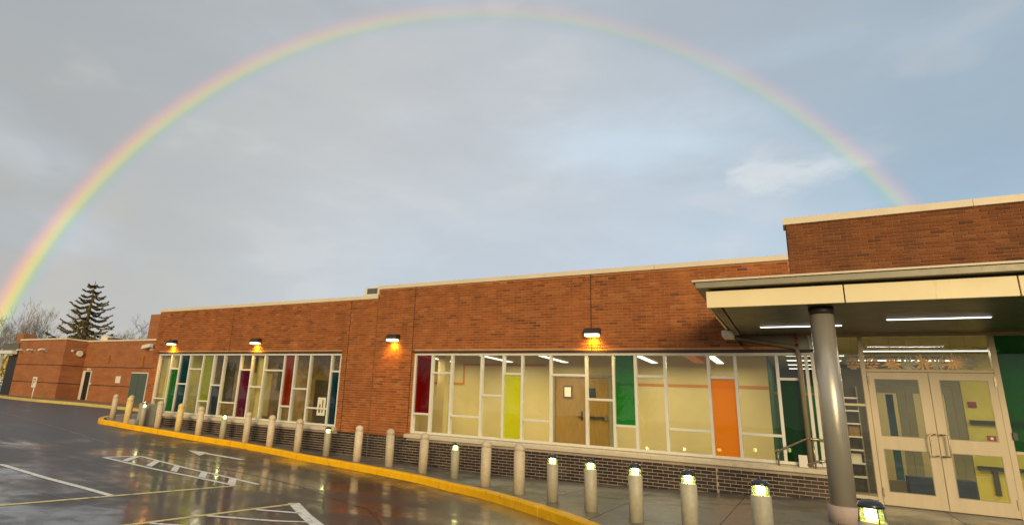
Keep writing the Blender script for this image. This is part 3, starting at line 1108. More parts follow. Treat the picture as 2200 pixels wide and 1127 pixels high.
def leaf(x0, x1, gx0, gx1, hinge_left):
    dr = bpy.data.objects.new('door', None)
    COL.objects.link(dr)
    dr.parent = bld
    dr.location = (-bld.location.x, -bld.location.y, 0)
    m = MB()
    y0, y1 = -0.035, 0.02
    z = [0.015, 0.235, 0.965, 1.185, 2.205, 2.325]
    m.box(x0, gx0, y0, y1, z[0], z[5])
    m.box(gx1, x1, y0, y1, z[0], z[5])
    m.box(gx0, gx1, y0, y1, z[0], z[1])
    m.box(gx0, gx1, y0, y1, z[2], z[3])
    m.box(gx0, gx1, y0, y1, z[4], z[5])
    m.build('door_frame', M['door_alu'], dr)
    box(gx0, gx1, -0.012, -0.004, z[1], z[2]).build('pane', M['clear'], dr)
    box(gx0, gx1, -0.012, -0.004, z[3], z[4]).build('pane', M['clear'], dr)
    bead = MB()
    for a, b in ((z[1], z[2]), (z[3], z[4])):
        bead.box(gx0, gx0 + 0.012, y0 - 0.003, y0 + 0.01, a, b)
        bead.box(gx1 - 0.012, gx1, y0 - 0.003, y0 + 0.01, a, b)
        bead.box(gx0 + 0.012, gx1 - 0.012, y0 - 0.003, y0 + 0.01, a, a + 0.012)
        bead.box(gx0 + 0.012, gx1 - 0.012, y0 - 0.003, y0 + 0.01, b - 0.012, b)
    bead.build('glazing_bead', M['gutter'], dr)
    hx = x1 - 0.035 if hinge_left else x0 + 0.035
    s_ = -1 if hinge_left else 1
    pts = [(hx, y0, 1.265), (hx, y0 - 0.07, 1.265)]
    H = MB()
    H.tube([(hx, y0, 1.26), (hx, y0 - 0.08, 1.26), (hx + s_ * 0.07, y0 - 0.09, 1.26), (hx + s_ * 0.085, y0 - 0.09, 1.24), (hx + s_ * 0.085, y0 - 0.09, 0.92), (hx + s_ * 0.07, y0 - 0.09, 0.90), (hx, y0 - 0.08, 0.90), (hx, y0, 0.90)], 0.0125, 8)
    H.build('handle', M['steel'], dr)
    hgx = x0 - 0.004 if hinge_left else x1 - 0.02
    for hz_ in (0.14, 2.1):
        box(hgx, hgx + 0.024, y0 - 0.012, y0 + 0.004, hz_, hz_ + 0.16).build('hinge', M['steel'], dr)
    return dr


leaf(1.078, 1.964, 1.175, 1.82, True)
leaf(1.975, 2.862, 2.11, 2.765, False)
sg = box(2.62, 2.735, -0.037, -0.0125, 1.20, 1.29).build('notice', M['red_sign'], ent)
MB().lathe([(0.022, 0), (0.022, 0.003)], 0, 0, 12).build('notice_emblem', M['paper'], ent).matrix_local = Matrix.Translation((2.678, -0.038, 1.245)) @ Matrix.Rotation(PI / 2, 4, 'X')
box(2.945, 3.0, -0.06, -0.03, 1.24, 1.36).build('card_reader', M['black'], ent)

# interior ----------------------------------------------------------------------
I = dict()
FL = 0.25
box(-21.1, -11.62, 0.16, 2.6, FL - 0.1, FL).build('interior_floor', M['floor_in'], bld)
box(-21.1, -11.62, 2.6, 2.7, FL, 3.0).build('interior_wall', M['brown_room'], bld)
box(-21.1, -21.0, 0.16, 2.6, FL, 3.0).build('interior_wall', M['pillar'], bld)
box(-11.62, -11.52, 0.16, 4.0, FL, 3.0).build('interior_wall', M['khaki'], bld)
box(-21.1, -11.62, 0.16, 2.7, 3.0, 3.1).build('interior_ceiling', M['ceil'], bld)
for (x0, x1, y) in ((-20.86, -20.60, 0.30), (-15.95, -15.68, 0.42)):
    box(x0, x1, y, y + 0.2, FL, 3.0).build('interior_pillar', M['pillar'], bld)
for (x0, x1, z0, z1, mk) in ((-23.2, -21.3, 0, 0, None), (-20.3, -19.7, 1.0, 2.6, 'dark_room'), (-18.6, -17.5, 0.6, 2.2, 'khaki'), (-17.2, -16.6, 1.6, 2.6, 'dark_room'), (-15.2, -14.2, 0.5, 2.0, 'dark_room'), (-13.5, -12.5, 0.9, 2.5, 'khaki')):
    if mk:
        box(x0, x1, 2.55, 2.599, z0, z1).build('interior_panel', M[mk], bld)
box(-11.52, -0.72, 0.16, 4.0, FL - 0.1, FL).build('interior_floor', M['floor_in'], bld)
box(-11.52, -0.72, 4.0, 4.1, FL, 3.05).build('interior_wall', M['khaki'], bld)
box(-11.52, 0.34, 0.16, 8.2, 3.05, 3.15).build('interior_ceiling', M['ceil'], bld)
box(-0.72, 0.3, 0.16, 8.2, FL - 0.1, FL).build('interior_floor', M['floor_in'], bld)
box(-0.74, -0.70, 4.1, 8.2, FL, 3.05).build('interior_wall', M['green_in'], bld)
box(-0.74, 1.2, 8.2, 8.3, 0.0, 3.05).build('interior_wall', M['dark_room'], bld)
box(-0.70, 1.2, 6.5, 6.6, FL, 2.42).build('interior_wall', M['green_in'], bld)
box(-0.70, 1.0, 6.48, 6.499, 2.16, 2.235).build('wall_stripe', M['stripe'], bld)
box(-4.9, -0.72, 3.985, 3.999, 2.17, 2.245).build('wall_stripe', M['stripe'], bld)
box(-11.4, -9.76, 3.985, 3.999, 2.05, 2.125).build('wall_stripe', M['stripe'], bld)
box(-9.83, -9.76, 3.985, 3.999, 2.126, 2.76).build('wall_stripe', M['stripe'], bld)
box(-9.759, -6.81, 3.985, 3.999, 2.69, 2.76).build('wall_stripe', M['stripe'], bld)
box(-9.62, -9.36, 2.0, 2.26, FL, 3.05).build('interior_pillar', M['khaki'], bld)
box(-2.42, -2.16, 1.1, 3.6, 2.80, 3.04).build('ceiling_baffle', M['orange'], bld)

for k, (x0, x1) in enumerate(((-6.50, -5.54), (-5.50, -4.86))):
    dr = box(x0, x1, 3.93, 3.985, FL + 0.01, FL + 2.11).build('interior_door', M['wood'], bld)
    if k == 0:
        box(x0 + 0.26, x0 + 0.54, 3.905, 3.929, 1.74, 2.12).build('door_notice', M['notice'], dr)
        box(x0 + 0.30, x0 + 0.50, 3.895, 3.904, 1.79, 2.07).build('notice_sheet', M['paper'], dr)
        box(x1 - 0.16, x1 - 0.11, 3.90, 3.929, 1.13, 1.38).build('lever_plate', M['black'], dr)
        box(x1 - 0.27, x1 - 0.12, 3.875, 3.899, 1.21, 1.235).build('lever', M['black'], dr)
    else:
        box(x0 + 0.02, x0 + 0.24, 3.905, 3.929, 1.80, 2.06).build('door_window', M['navy'], dr)
        box(x0 + 0.03, x1 - 0.06, 3.86, 3.90, 1.19, 1.25).build('panic_bar', M['black'], dr)
        box(x1 - 0.11, x1 - 0.05, 3.85, 3.929, 1.15, 1.30).build('bar_bracket', M['steel'], dr)
jm = MB()
jm.box(-6.60, -6.505, 3.90, 3.99, FL, FL + 2.2)
jm.box(-4.855, -4.76, 3.90, 3.99, FL, FL + 2.2)
jm.box(-6.505, -4.855, 3.90, 3.99, FL + 2.115, FL + 2.2)
jm.build('door_surround', M['olive_alu'], bld)

# vestibule behind the entrance doors
box(0.33, 6.5, 0.12, 8.0, -0.12, 0.0).build('interior_floor', M['floor_in'], bld)
box(0.34, 6.5, 0.16, 8.2, 3.1, 3.2).build('interior_ceiling', M['ceil'], bld)
box(1.2, 6.5, 7.0, 7.1, 0, 3.1).build('interior_wall', M['khaki'], bld)
box(2.95, 6.5, 3.2, 3.3, 0, 3.1).build('interior_wall', M['yellow_wall'], bld)
box(6.5, 6.6, 0.16, 8.0, 0, 3.1).build('interior_wall', M['khaki'], bld)
inn = bpy.data.objects.new('inner_entrance', None)
COL.objects.link(inn)
inn.parent = bld
inn.location = (-bld.location.x, -bld.location.y, 0)
yi = 3.2
fm = MB()
fm.box(1.02, 1.14, yi, yi + 0.08, 0, 2.5)
fm.box(2.80, 2.94, yi, yi + 0.08, 0, 2.5)
fm.box(1.14, 2.80, yi, yi + 0.08, 2.30, 2.5)
fm.build('inner_frame', M['olive_alu'], inn)
for x0, x1 in ((1.145, 1.965), (1.975, 2.795)):
    m = MB()
    m.box(x0, x0 + 0.14, yi - 0.01, yi + 0.05, 0.01, 2.295)
    m.box(x1 - 0.14, x1, yi - 0.01, yi + 0.05, 0.01, 2.295)
    m.box(x0 + 0.14, x1 - 0.14, yi - 0.01, yi + 0.05, 0.01, 0.25)
    m.box(x0 + 0.14, x1 - 0.14, yi - 0.01, yi + 0.05, 2.12, 2.295)
    m.build('inner_door', M['olive_alu'], inn)
box(1.85, 1.94, yi - 0.06, yi - 0.012, 1.02, 1.045).build('inner_handle', M['black'], inn)
box(2.0, 2.09, yi - 0.06, yi - 0.012, 1.02, 1.045).build('inner_handle', M['black'], inn)
box(1.74, 1.88, yi + 1.2, yi + 1.3, 0.0, 2.15).build('interior_panel', M['teal_in'], bld)
box(3.02, 3.16, yi - 0.02, yi - 0.001, 1.86, 1.98).build('wall_notice', M['red_sign'], bld)
box(3.0, 4.6, yi - 0.06, yi - 0.001, 1.52, 1.60).build('wall_rail', M['black'], bld)
box(3.0, 4.6, yi - 0.06, yi - 0.001, 0.60, 0.68).build('wall_rail', M['black'], bld)
box(3.22, 3.30, yi - 0.05, yi - 0.001, 0.12, 0.6).build('rail_bracket', M['black'], bld)
box(1.45, 3.2, 1.1, 2.9, 0.0, 0.012).build('door_mat', M['navy'], bld)
box(1.72, 2.78, 2.3, 2.75, 0.012, 0.40).build('bench_seat', M['navy'], bld)

# added rack: its white shelves imitate stripes reflected in the sidelight
shl = thing('stripe_rack', (0.75, 2.2, 0.0), 'narrow rack added inside the glass beside the entrance doors, white shelves imitating reflected stripes', 'shelf')
for z in (0.30, 0.57, 0.84, 1.11, 1.38, 1.65, 1.92):
    box(0.47, 1.015, 2.05, 2.35, z, z + 0.03).build('shelf', M['white_alu'], shl)
for x in (0.46, 1.02):
    box(x, x + 0.025, 2.32, 2.345, 0.0, 2.2).build('upright', M['olive_alu'], shl)
box(0.36, 1.18, 2.42, 2.46, 0.0, 2.6).build('dark_backdrop', M['dark_room'], shl)  # dark panel added to darken the view behind the shelves
for (x, z, w_, h_, mk_) in ((0.5, 0.33, 0.2, 0.16, 'orange'), (0.74, 0.60, 0.22, 0.18, 'white_fix'), (0.48, 0.87, 0.3, 0.14, 'teal_in'), (0.8, 1.14, 0.18, 0.2, 'wood'), (0.5, 1.41, 0.26, 0.15, 'stripe'), (0.55, 1.68, 0.2, 0.2, 'white_fix')):
    box(x, x + w_, 2.1, 2.3, z, z + h_).build('storage_box', M[mk_], shl)
# paper ornaments strung over the inner doors
gar = thing('garland', (1.9, 0.6, 2.55), 'row of shiny paper star and ball ornaments hung behind the glass over the doors', 'decoration')
rnd = random.Random(5)
for i, x in enumerate((0.93, 1.24, 1.55, 1.78, 2.02, 2.24, 2.46, 2.68)):
    m = MB()
    cz, cy = 2.53 + rnd.uniform(-0.02, 0.03), 0.5 + rnd.uniform(0, 0.2)
    if i < 2:
        for a in range(8):
            for b in range(5):
                th, ph = 2 * PI * (a + 0.5 * (b % 2)) / 8, PI * (b + 0.5) / 5
                c = Vector((x + 0.1 * math.sin(ph) * math.cos(th), cy + 0.1 * math.sin(ph) * math.sin(th), cz + 0.1 * math.cos(ph)))
                m.box(c.x - 0.017, c.x + 0.017, c.y - 0.017, c.y + 0.017, c.z - 0.014, c.z + 0.014)
        m.build('ball', M['gold'], gar)
    else:
        for a in range(11):
            th = 2 * PI * a / 11 + rnd.uniform(-0.1, 0.1)
            L = rnd.uniform(0.12, 0.21)
            e = Vector((math.cos(th), 0, math.sin(th)))
            n_ = Vector((-e.z, 0, e.x)) * 0.022
            c = Vector((x, cy, cz))
            m.face([c, c + e * L * 0.5 + n_, c + e * L, c + e * L * 0.5 - n_])
        m.build('star', M['paper'] if i % 2 else M['gold'], gar)
    MB().tube([(x, cy, cz + 0.09), (x, cy, 3.1)], 0.002, 4).build('string', M['black'], gar)


# ceiling lamps -----------------------------------------------------------------
def ceiling_lamp(x0, x1, y0, y1, z, label, group, watts, lens='ceil_lens', name='ceiling_light', col=(1.0, 0.90, 0.62)):
    t_ = thing(name, ((x0 + x1) / 2, (y0 + y1) / 2, z), label, 'ceiling light', group)
    box(x0 - 0.02, x1 + 0.02, y0 - 0.02, y1 + 0.02, z + 0.012, z + 0.06).build('housing', M['white_alu'], t_)
    box(x0, x1, y0, y1, z, z + 0.011).build('diffuser', M[lens], t_)
    if watts:
        a = bpy.data.lights.new('lamp', 'AREA')
        a.shape = 'RECTANGLE'
        a.size, a.size_y = max(0.05, x1 - x0), max(0.05, y1 - y0)
        a.energy = watts
        a.color = col
        o = bpy.data.objects.new('lamp', a)
        COL.objects.link(o)
        o.parent = t_
        o.location = (0, 0, -0.01)
    return t_


for x, lab in ((-9.9, 'slanting strip light behind the dark red pane'), (-7.75, 'slanting strip light over the orange framed wall'), (-5.95, 'slanting strip light just right of the lime pane'), (-3.4, 'slanting strip light just right of the bright green pane'), (-1.75, 'slanting strip light above the orange pane')):
    ceiling_lamp(x - 0.08, x + 0.08, 1.1, 3.3, 2.755, lab, 'ceiling strip lights in the corridor', 56)
for x, lab in ((-19.3, 'leftmost strip light in the room behind the left window'), (-16.5, 'strip light behind the maroon pane, in the middle of the left room'), (-13.5, 'strip light behind the pane with the paper notice')):
    ceiling_lamp(x - 0.6, x + 0.6, 1.2, 1.4, 2.95, lab, 'strip lights in the left room', 20, 'strip_dim')
for y, lab in ((3.45, 'nearest of the four white bars seen over the deep green pane'), (4.7, 'second of the four white bars seen over the deep green pane'), (6.0, 'third of the four white bars seen over the deep green pane'), (7.3, 'farthest of the four white bars seen over the deep green pane')):
    ceiling_lamp(-0.26, 0.95, y - 0.05, y + 0.05, 2.97, lab, 'white bar lights over the stair hall', 5, 'strip_lens')
ceiling_lamp(1.1, 3.2, 1.0, 1.08, 2.82, 'linear light set low inside to imitate the bright valance line above the entrance doors', 'vestibule lights', 48, 'strip_lens')  # added glowing bar, stands in for a valance edge catching light
ceiling_lamp(1.3, 4.5, 5.0, 5.2, 3.02, 'warm light over the yellow wall behind the inner doors', 'vestibule lights', 75, 'ceil_lens')
ceiling_lamp(4.2, 5.6, 1.8, 1.95, 3.02, 'light behind the deep green glass at the right edge', 'vestibule lights', 55, 'strip_lens')

# ------------------------------------------------------------------ canopy
can = thing('entrance_canopy', (2.5, -2.0, 3.04), 'flat roofed entrance canopy with cream fascia and dark soffit over the doors', 'canopy')
SZ, CY = 3.04, -3.55
n_pl = 22
y_a, y_b = CY + 0.02, -0.07
pw = (y_b - y_a) / n_pl
for i in range(n_pl):
    a, b = y_a + i * pw + 0.003, y_a + (i + 1) * pw - 0.003
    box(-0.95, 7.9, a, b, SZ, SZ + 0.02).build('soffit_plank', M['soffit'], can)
box(-1.1, 7.9, CY + 0.04, -0.07, SZ + 0.022, SZ + 0.42).build('canopy_roof', M['gap'], can)
MB().prism([(-1.12, CY + 0.02), (-0.975, CY + 0.02), (-0.975, -0.065), (-1.07, -0.065)], SZ - 0.012, SZ + 0.021).build('soffit_edge', M['strip'], can)
for a, b in ((-1.18, 0.652), (0.668, 2.52), (2.535, 4.4), (4.415, 6.3), (6.315, 8.0)):
    box(a, b, CY - 0.02, CY + 0.02, SZ - 0.005, 3.30).build('fascia_panel', M['fascia'], can, 0.004)
m = MB()
m.box(-1.32, 8.0, CY - 0.12, -0.09, 3.345, 3.44)
m.build('gutter', M['gutter'], can, 0.006)
box(-1.37, 8.0, CY - 0.15, -0.09, 3.443, 3.475).build('drip_edge', M['coping'], can, 0.004)
box(-1.10, -1.06, CY + 0.1, -0.09, 3.30, 3.342).build('side_gap', M['gap'], can)
box(-1.17, -1.13, CY + 0.025, -0.09, SZ - 0.004, 3.30).build('fascia_panel', M['fascia'], can)
colm = bpy.data.objects.new('column', None)
COL.objects.link(colm)
colm.parent = can
colm.location = (0.365 - 2.5, -3.15 + 2.0, -3.04)
MB().lathe([(0.158, 0.225), (0.158, 2.93)], 0.365, -3.15, 40).build('column_shaft', M['column'], colm)
MB().lathe([(0.165, 2.931), (0.165, SZ - 0.001)], 0.365, -3.15, 40).build('column_collar', M['collar'], colm)
MB().lathe([(0.205, -0.02), (0.205, 0.215), (0.195, 0.226)], 0.365, -3.15, 40).build('column_base', M['pink'], colm)
# rain pipe: scupper at the canopy edge, sloping run under the soffit, down the wall
MB().tube([(-1.06, -0.12, 2.985), (-0.08, -0.12, 2.80), (0.0, -0.11, 2.76), (0.012, -0.09, 2.66), (0.03, -0.085, 0.57)], 0.042, 10).build('rain_pipe', M['strip'], can)
MB().wallprism([(-1.06, 2.99), (-0.03, 2.80), (-0.03, 3.035), (-1.06, 3.035)], -0.11, -0.066).build('soffit_infill', M['strip'], can)
MB().wallprism([(-1.13, 2.95), (-0.98, 2.86), (-0.82, 2.765), (-0.88, 2.765), (-1.16, 3.03)], -0.115, -0.07).build('side_bracket', M['strip'], can)
box(-1.25, -1.05, -1.0, -0.5, 2.90, 3.03).build('scupper', M['white_fix'], can, 0.02)

ceiling_lamp(-0.55, 0.71, -1.33, -1.27, 3.02, 'thin white linear light on the canopy soffit passing behind the column', 'linear lights on the canopy soffit', 7, 'strip_lens', 'canopy_light', (1, 0.95, 0.85))
ceiling_lamp(1.30, 2.57, -1.88, -1.82, 3.02, 'thin white linear light on the canopy soffit in front of the doors', 'linear lights on the canopy soffit', 7, 'strip_lens', 'canopy_light', (1, 0.95, 0.85))

# handrail by the corner of the window
hr = thing('handrail', (-0.1, -0.12, 0.55), 'short bent metal handrail on the sill beside the column', 'handrail')
MB().tube([(-0.53, -0.12, 0.76), (-0.52, -0.13, 0.79), (-0.45, -0.13, 0.81), (-0.05, -0.13, 1.03), (0.04, -0.13, 1.06), (0.33, -0.13, 1.045)], 0.021, 10).build('rail', M['steel'], hr)
MB().tube([(-0.03, -0.13, 0.575), (0.0, -0.13, 0.60), (0.16, -0.13, 0.665), (0.33, -0.13, 0.68)], 0.019, 10).build('rail', M['steel'], hr)
MB().tube([(-0.50, -0.125, 0.79), (-0.50, -0.10, 0.53)], 0.014, 8).build('rail_post', M['steel'], hr)
MB().tube([(0.10, -0.13, 1.055), (0.10, -0.12, 0.53)], 0.014, 8).build('rail_post', M['steel'], hr)
tag(box(-0.165, -0.02, -0.14, -0.045, 0.53, 0.75).build('junction_box', M['white_fix'], None, 0.008), 'small white box standing on the sill in front of the deep green pane', 'box')

# ------------------------------------------------------------------ wall lamps
def wall_lamp(x, z, label):
    t_ = thing('wall_lamp', (x, FY - 0.012, z), label, 'wall lamp', 'bronze wall lamps on the brick facade')
    m = MB()
    y = FY - 0.014
    prof = [(y, 0.17), (y - 0.10, 0.17), (y - 0.19, 0.12), (y - 0.22, 0.05), (y - 0.22, 0.03), (y, 0.03)]
    a, b = x - 0.185, x + 0.185
    m.face([(a, q, z + r) for q, r in prof])
    m.face([(b, q, z + r) for q, r in prof][::-1])
    for i in range(len(prof)):
        (y0, z0), (y1, z1) = prof[i], prof[(i + 1) % len(prof)]
        m.face([(a, y0, z + z0), (b, y0, z + z0), (b, y1, z + z1), (a, y1, z + z1)])
    m.build('housing', M['lamp_body'], t_, 0.012)
    box(a + 0.03, b - 0.03, y - 0.205, y - 0.03, z - 0.03, z + 0.029).build('lens', M['wall_lens'], t_)
    L = bpy.data.lights.new('lamp', 'SPOT')
    L.energy = 60
    L.color = (1.0, 0.50, 0.02)
    L.spot_size = math.radians(150)
    L.spot_blend = 0.9
    L.shadow_soft_size = 0.05
    o = bpy.data.objects.new('lamp', L)
    COL.objects.link(o)
    o.parent = t_
    o.location = (0, -0.11, -0.06)
    o.rotation_euler = (math.radians(25), 0, 0)


wall_lamp(-4.09, 3.09, 'wall lamp over the wood doors, beside the control joint nearest the canopy')
wall_lamp(-9.87, 3.05, 'wall lamp on the brick pier between the two windows')
wall_lamp(-15.56, 3.02, 'wall lamp above the maroon pane of the left window')
wall_lamp(-20.14, 3.03, 'wall lamp above the left end of the left window')

# ------------------------------------------------------------------ bollards
def bollard_mesh():
    R_ = 0.105
    prof = [(R_, -0.05), (R_, 0.735), (R_ * 0.90, 0.742), (R_ * 0.90, 0.757), (R_, 0.764), (R_, 0.80)]
    for i in range(1, 7):
        a = i / 6 * PI / 2
        prof.append((max(0.004, R_ * math.cos(a)), 0.80 + 0.10 * math.sin(a)))
    return prof


BM = MB().lathe(bollard_mesh(), 0, 0, 24).mesh('bollard', M['conc'])
BM_GLOW = MB().lathe(bollard_mesh(), 0, 0, 24).mesh('bollard', M['conc_glow'])


def bollard(x, y, label, yellow=False):
    o = bpy.data.objects.new('bollard', BM_GLOW if yellow else BM)
    COL.objects.link(o)
    o.location = (x, y, G(x))
    o.rotation_euler = (random.uniform(-.02, .02), random.uniform(-.02, .02), random.uniform(0, 6))
    tag(o, label, 'bollard', 'concrete bollards along the yellow kerb')


PRJ = lambda P: None
bollard(-22.9, -0.30, 'tan domed concrete bollard, first of the row at the far left end')
bollard(-20.44, -1.20, 'domed bollard tinted yellow for lamp glow, right beside the first one at the kerb end', True)
bollard(-22.6, 0.15, 'tan bollard half hidden behind the glow-tinted bollard at the kerb end')
bollard(-19.02, -0.94, 'tan bollard standing before the leaf green pane')
bollard(-18.07, -0.80, 'bollard tinted yellow for lamp glow, standing before the teal pane of the left window', True)
bollard(-17.03, -0.76, 'tan bollard below the olive lime pane')
bollard(-14.81, -0.70, 'tan bollard just right of the maroon pane')
bollard(-13.66, -0.78, 'tan bollard under the wide pane left of the rust red pane')
bollard(-12.39, -0.92, 'tan bollard below the pane with the paper notice')
bollard(-10.01, -1.17, 'tan bollard on the left of the two in front of the brick pier')
bollard(-8.93, -1.23, 'tan bollard on the right of the two in front of the brick pier')
bollard(-7.81, -1.42, 'tan bollard below the dark red pane')
bollard(-5.70, -2.33, 'tan bollard between the domed lamp post and the last concrete bollard')
bollard(-4.63, -3.06, 'tan concrete bollard nearest the camera, below the lime yellow pane')


def light_bollard_proto():
    t_ = bpy.data.objects.new('light_bollard', None)
    COL.objects.link(t_)
    t_.empty_display_size = 0.2
    R_ = 0.095
    MB().lathe([(R_, -0.05), (R_, 0.598), (R_ - 0.006, 0.605)], 0, 0, 24).build('post', M['post'], t_)
    MB().lathe([(R_ - 0.012, 0.606), (R_ - 0.026, 0.700)], 0, 0, 24).build('lens', M['bol_glass'], t_)
    MB().lathe([(0.036, 0.612), (0.042, 0.63), (0.042, 0.685), (0.034, 0.698)], 0, 0, 16).build('bulb', M['bol_lens'], t_)
    for i in range(4):
        a = 2 * PI * i / 4 + 0.3
        x, y = (R_ - 0.004) * math.cos(a), (R_ - 0.004) * math.sin(a)
        MB().tube([(x, y, 0.600), (x * 0.86, y * 0.86, 0.706)], 0.0055, 6).build('cage_bar', M['cap'], t_)
    prof = [(R_ - 0.010, 0.700), (R_ - 0.008, 0.716)]
    for i in range(1, 6):
        a = i / 5 * PI / 2
        prof.append((max(0.004, (R_ - 0.010) * math.cos(a)), 0.716 + 0.046 * math.sin(a)))
    MB().lathe(prof, 0, 0, 24).build('cap', M['cap'], t_)
    return t_


lbp = light_bollard_proto()
LBS = [(-21.9, 0.35, 'lamp bollard in the far left cluster behind the glow-tinted bollard'),
       (-19.72, -1.08, 'lamp bollard next to the grey concrete block at the kerb end'),
       (-15.91, -0.70, 'lamp bollard left of the maroon pane of the left window'),
       (-11.31, -0.90, 'lamp bollard in front of the teal pane at the right end of the left window'),
       (-6.87, -1.55, 'lamp bollard standing alone between concrete bollards under the right window'),
       (-3.77, -3.62, 'lamp bollard farthest left of the near row, below the wood doors'),
       (-2.91, -4.27, 'second lamp bollard of the near row, below the gap left of the bright green pane'),
       (-2.09, -4.88, 'lamp bollard of the near row below the bright green pane'),
       (-1.27, -5.70, 'lamp bollard of the near row left of the orange pane'),
       (-0.45, -6.57, 'lamp bollard of the near row below the dark brick at the window corner'),
       (0.363, -7.98, 'closest lamp bollard, low beside the column base')]
for i, (x, y, lab) in enumerate(LBS):
    o = lbp if i == 0 else copy_tree(lbp)
    o.location = (x, y, G(x))
    o.rotation_euler = (0, 0, random.uniform(-0.3, 0.3))
    tag(o, lab, 'light bollard', 'lamp bollards along the kerb')

# grey block and lump in the far left cluster
ub = thing('utility_block', (-19.95, -0.95, G(-19.95)), 'plain grey concrete block standing between the far left bollards', 'utility box')
zb = G(-20)
box(-20.35, -19.8, -0.9, -0.55, zb - 0.05, zb + 0.72).build('block', M['util'], ub, 0.02)
MB().tube([(-20.40, -0.7, zb + 0.25), (-20.52, -0.7, zb + 0.25), (-20.52, -0.7, zb)], 0.04, 8).build('outlet_pipe', M['black'], ub)
tag(box(-20.45, -20.05, -1.18, -0.95, zb - 0.03, zb + 0.17).build('concrete_lump', M['util'], None, 0.05), 'low pale concrete lump on the ground at the kerb end', 'block')

# notice stuck inside the left window
nt = tag(box(-12.66, -12.34, 0.018, 0.024, 0.84, 1.37).build('paper_notice', M['paper']), 'white paper notice with a tall brown mark taped to the window beside the teal pane', 'notice')
mk = MB()
mk.wallprism([(-12.60, 0.92), (-12.52, 0.92), (-12.52, 1.14), (-12.56, 1.20), (-12.60, 1.10)], 0.013, 0.017)
mk.box(-12.47, -12.42, 0.013, 0.017, 0.92, 1.30)
mk.build('printed_mark', M['wood'], nt)

# roof unit behind the step
ru = thing('roof_unit', (-13.2, 3.4, TOPA), 'pale boxy ventilation unit on the roof just left of the roof step', 'roof unit')
box(-13.65, -12.85, 3.0, 3.8, TOPA - 0.1, 5.46).build('casing', M['roof_unit'], ru, 0.01)
box(-13.5, -13.0, 2.985, 2.999, 5.2, 5.40).build('louvre', M['vent'], ru)


# ------------------------------------------------------------------ brick annex far left
def annex_mat():
    m, t, b = principled('annex_brick')
    p = pos(t)
    br = t.new('ShaderNodeTexBrick')
    sp = t.new('ShaderNodeSeparateXYZ')
    t.l.new(p, sp.inputs[0])
    cb = t.new('ShaderNodeCombineXYZ')
    t.l.new(t.math('ADD', sp.outputs[0], sp.outputs[1]), cb.inputs[0])
    t.l.new(sp.outputs[2], cb.inputs[1])
    t.l.new(cb.outputs[0], br.inputs['Vector'])
    br.inputs['Scale'].default_value = 1.0
    br.inputs['Brick Width'].default_value = 0.2125
    br.inputs['Row Height'].default_value = 0.0675
    br.inputs['Mortar Size'].default_value = 0.005
    br.inputs['Color1'].default_value = (0.30, 0.092, 0.022, 1)
    br.inputs['Color2'].default_value = (0.37, 0.118, 0.030, 1)
    br.inputs['Mortar'].default_value = (0.38, 0.19, 0.085, 1)
    k = t.mapr(t.noise(t.scale(p, (1, 1, 3)), 0.9, 5, 0.6), 0.3, 0.7, 0.82, 1.16)
    cc = t.new('ShaderNodeCombineColor')
    for i in range(3):
        t.l.new(k, cc.inputs[i])
    t.l.new(t.mix(1.0, br.outputs[0], cc.outputs[0], 'MULTIPLY'), b.inputs['Base Color'])
    b.inputs['Roughness'].default_value = 0.8
    return m


M['annex'] = annex_mat()
rb_.data.materials.append(M['annex'])
side.data.materials.clear()
side.data.materials.append(M['annex'])
anx = thing('brick_annex', (-45, 12, 0.43), 'low orange brick annex with a stepped front beyond the left end of the school', 'building')
AT = 4.78
BZ = 0.2
wallb = MB()
wallb.box(-47.4, -30, 11.0, 13.0, BZ, AT)
wallb.box(-54.6, -47.4, 9.38, 13.0, BZ, AT)
wallb.box(-30.0, -29.8, 11.0, 13.0, BZ, AT)
wallb.build('wall', M['annex'], anx)
cp = MB()
cp.box(-47.38, -29.8, 10.93, 13.0, AT + 0.002, AT + 0.12)
cp.box(-54.66, -47.34, 9.31, 13.02, AT + 0.004, AT + 0.124)
cp.build('coping', M['coping'], anx)
for z in (1.51, 2.84):
    box(-54.6, -47.396, 9.368, 9.385, z, z + 0.055).build('groove', M['joint'], anx)
    box(-47.405, -47.39, 9.386, 10.98, z, z + 0.055).build('groove', M['joint'], anx)
    box(-47.388, -30, 10.988, 11.005, z, z + 0.055).build('groove', M['joint'], anx)
dd = box(-40.75, -38.75, 10.94, 10.985, 0.42, 2.55).build('door_frame', M['white_alu'], anx)
for a, b in ((-40.68, -39.78), (-39.73, -38.82)):
    box(a, b, 10.90, 10.939, 0.43, 2.48).build('door', M['door_green'], anx)
sd = box(-47.2, -46.0, 10.94, 10.985, 0.42, 2.58).build('door_frame', M['white_alu'], anx)
box(-46.75, -46.1, 10.90, 10.939, 0.43, 2.5).build('door', M['black'], anx)
box(-46.45, -46.2, 10.8, 10.98, 2.62, 2.75).build('door_lamp', M['white_fix'], anx)
box(-45.95, -45.8, 10.9, 10.98, 1.55, 1.72).build('call_box', M['white_fix'], anx)
box(-42.65, -42.05, 10.95, 10.985, 1.76, 2.24).build('wall_plate', M['white_fix'], anx)
box(-44.05, -43.95, 10.9, 10.98, 3.2, 3.75).build('wall_pipe', M['stripe'], anx)
box(-39.75, -39.6, 10.9, 10.98, 2.95, 3.7).build('wall_pipe', M['stripe'], anx)
rv = MB()
rv.lathe([(0.5, AT), (0.5, AT + 0.55), (0.1, AT + 0.6)], -46.6, 12.0, 14)
rv.build('roof_vent', M['coping'], anx)
box(-45.9, -45.2, 11.6, 12.3, AT, AT + 0.4).build('roof_vent', M['vent'], anx)
box(-43.0, -41.6, 11.8, 12.6, AT, AT + 0.28).build('roof_vent', M['vent'], anx)


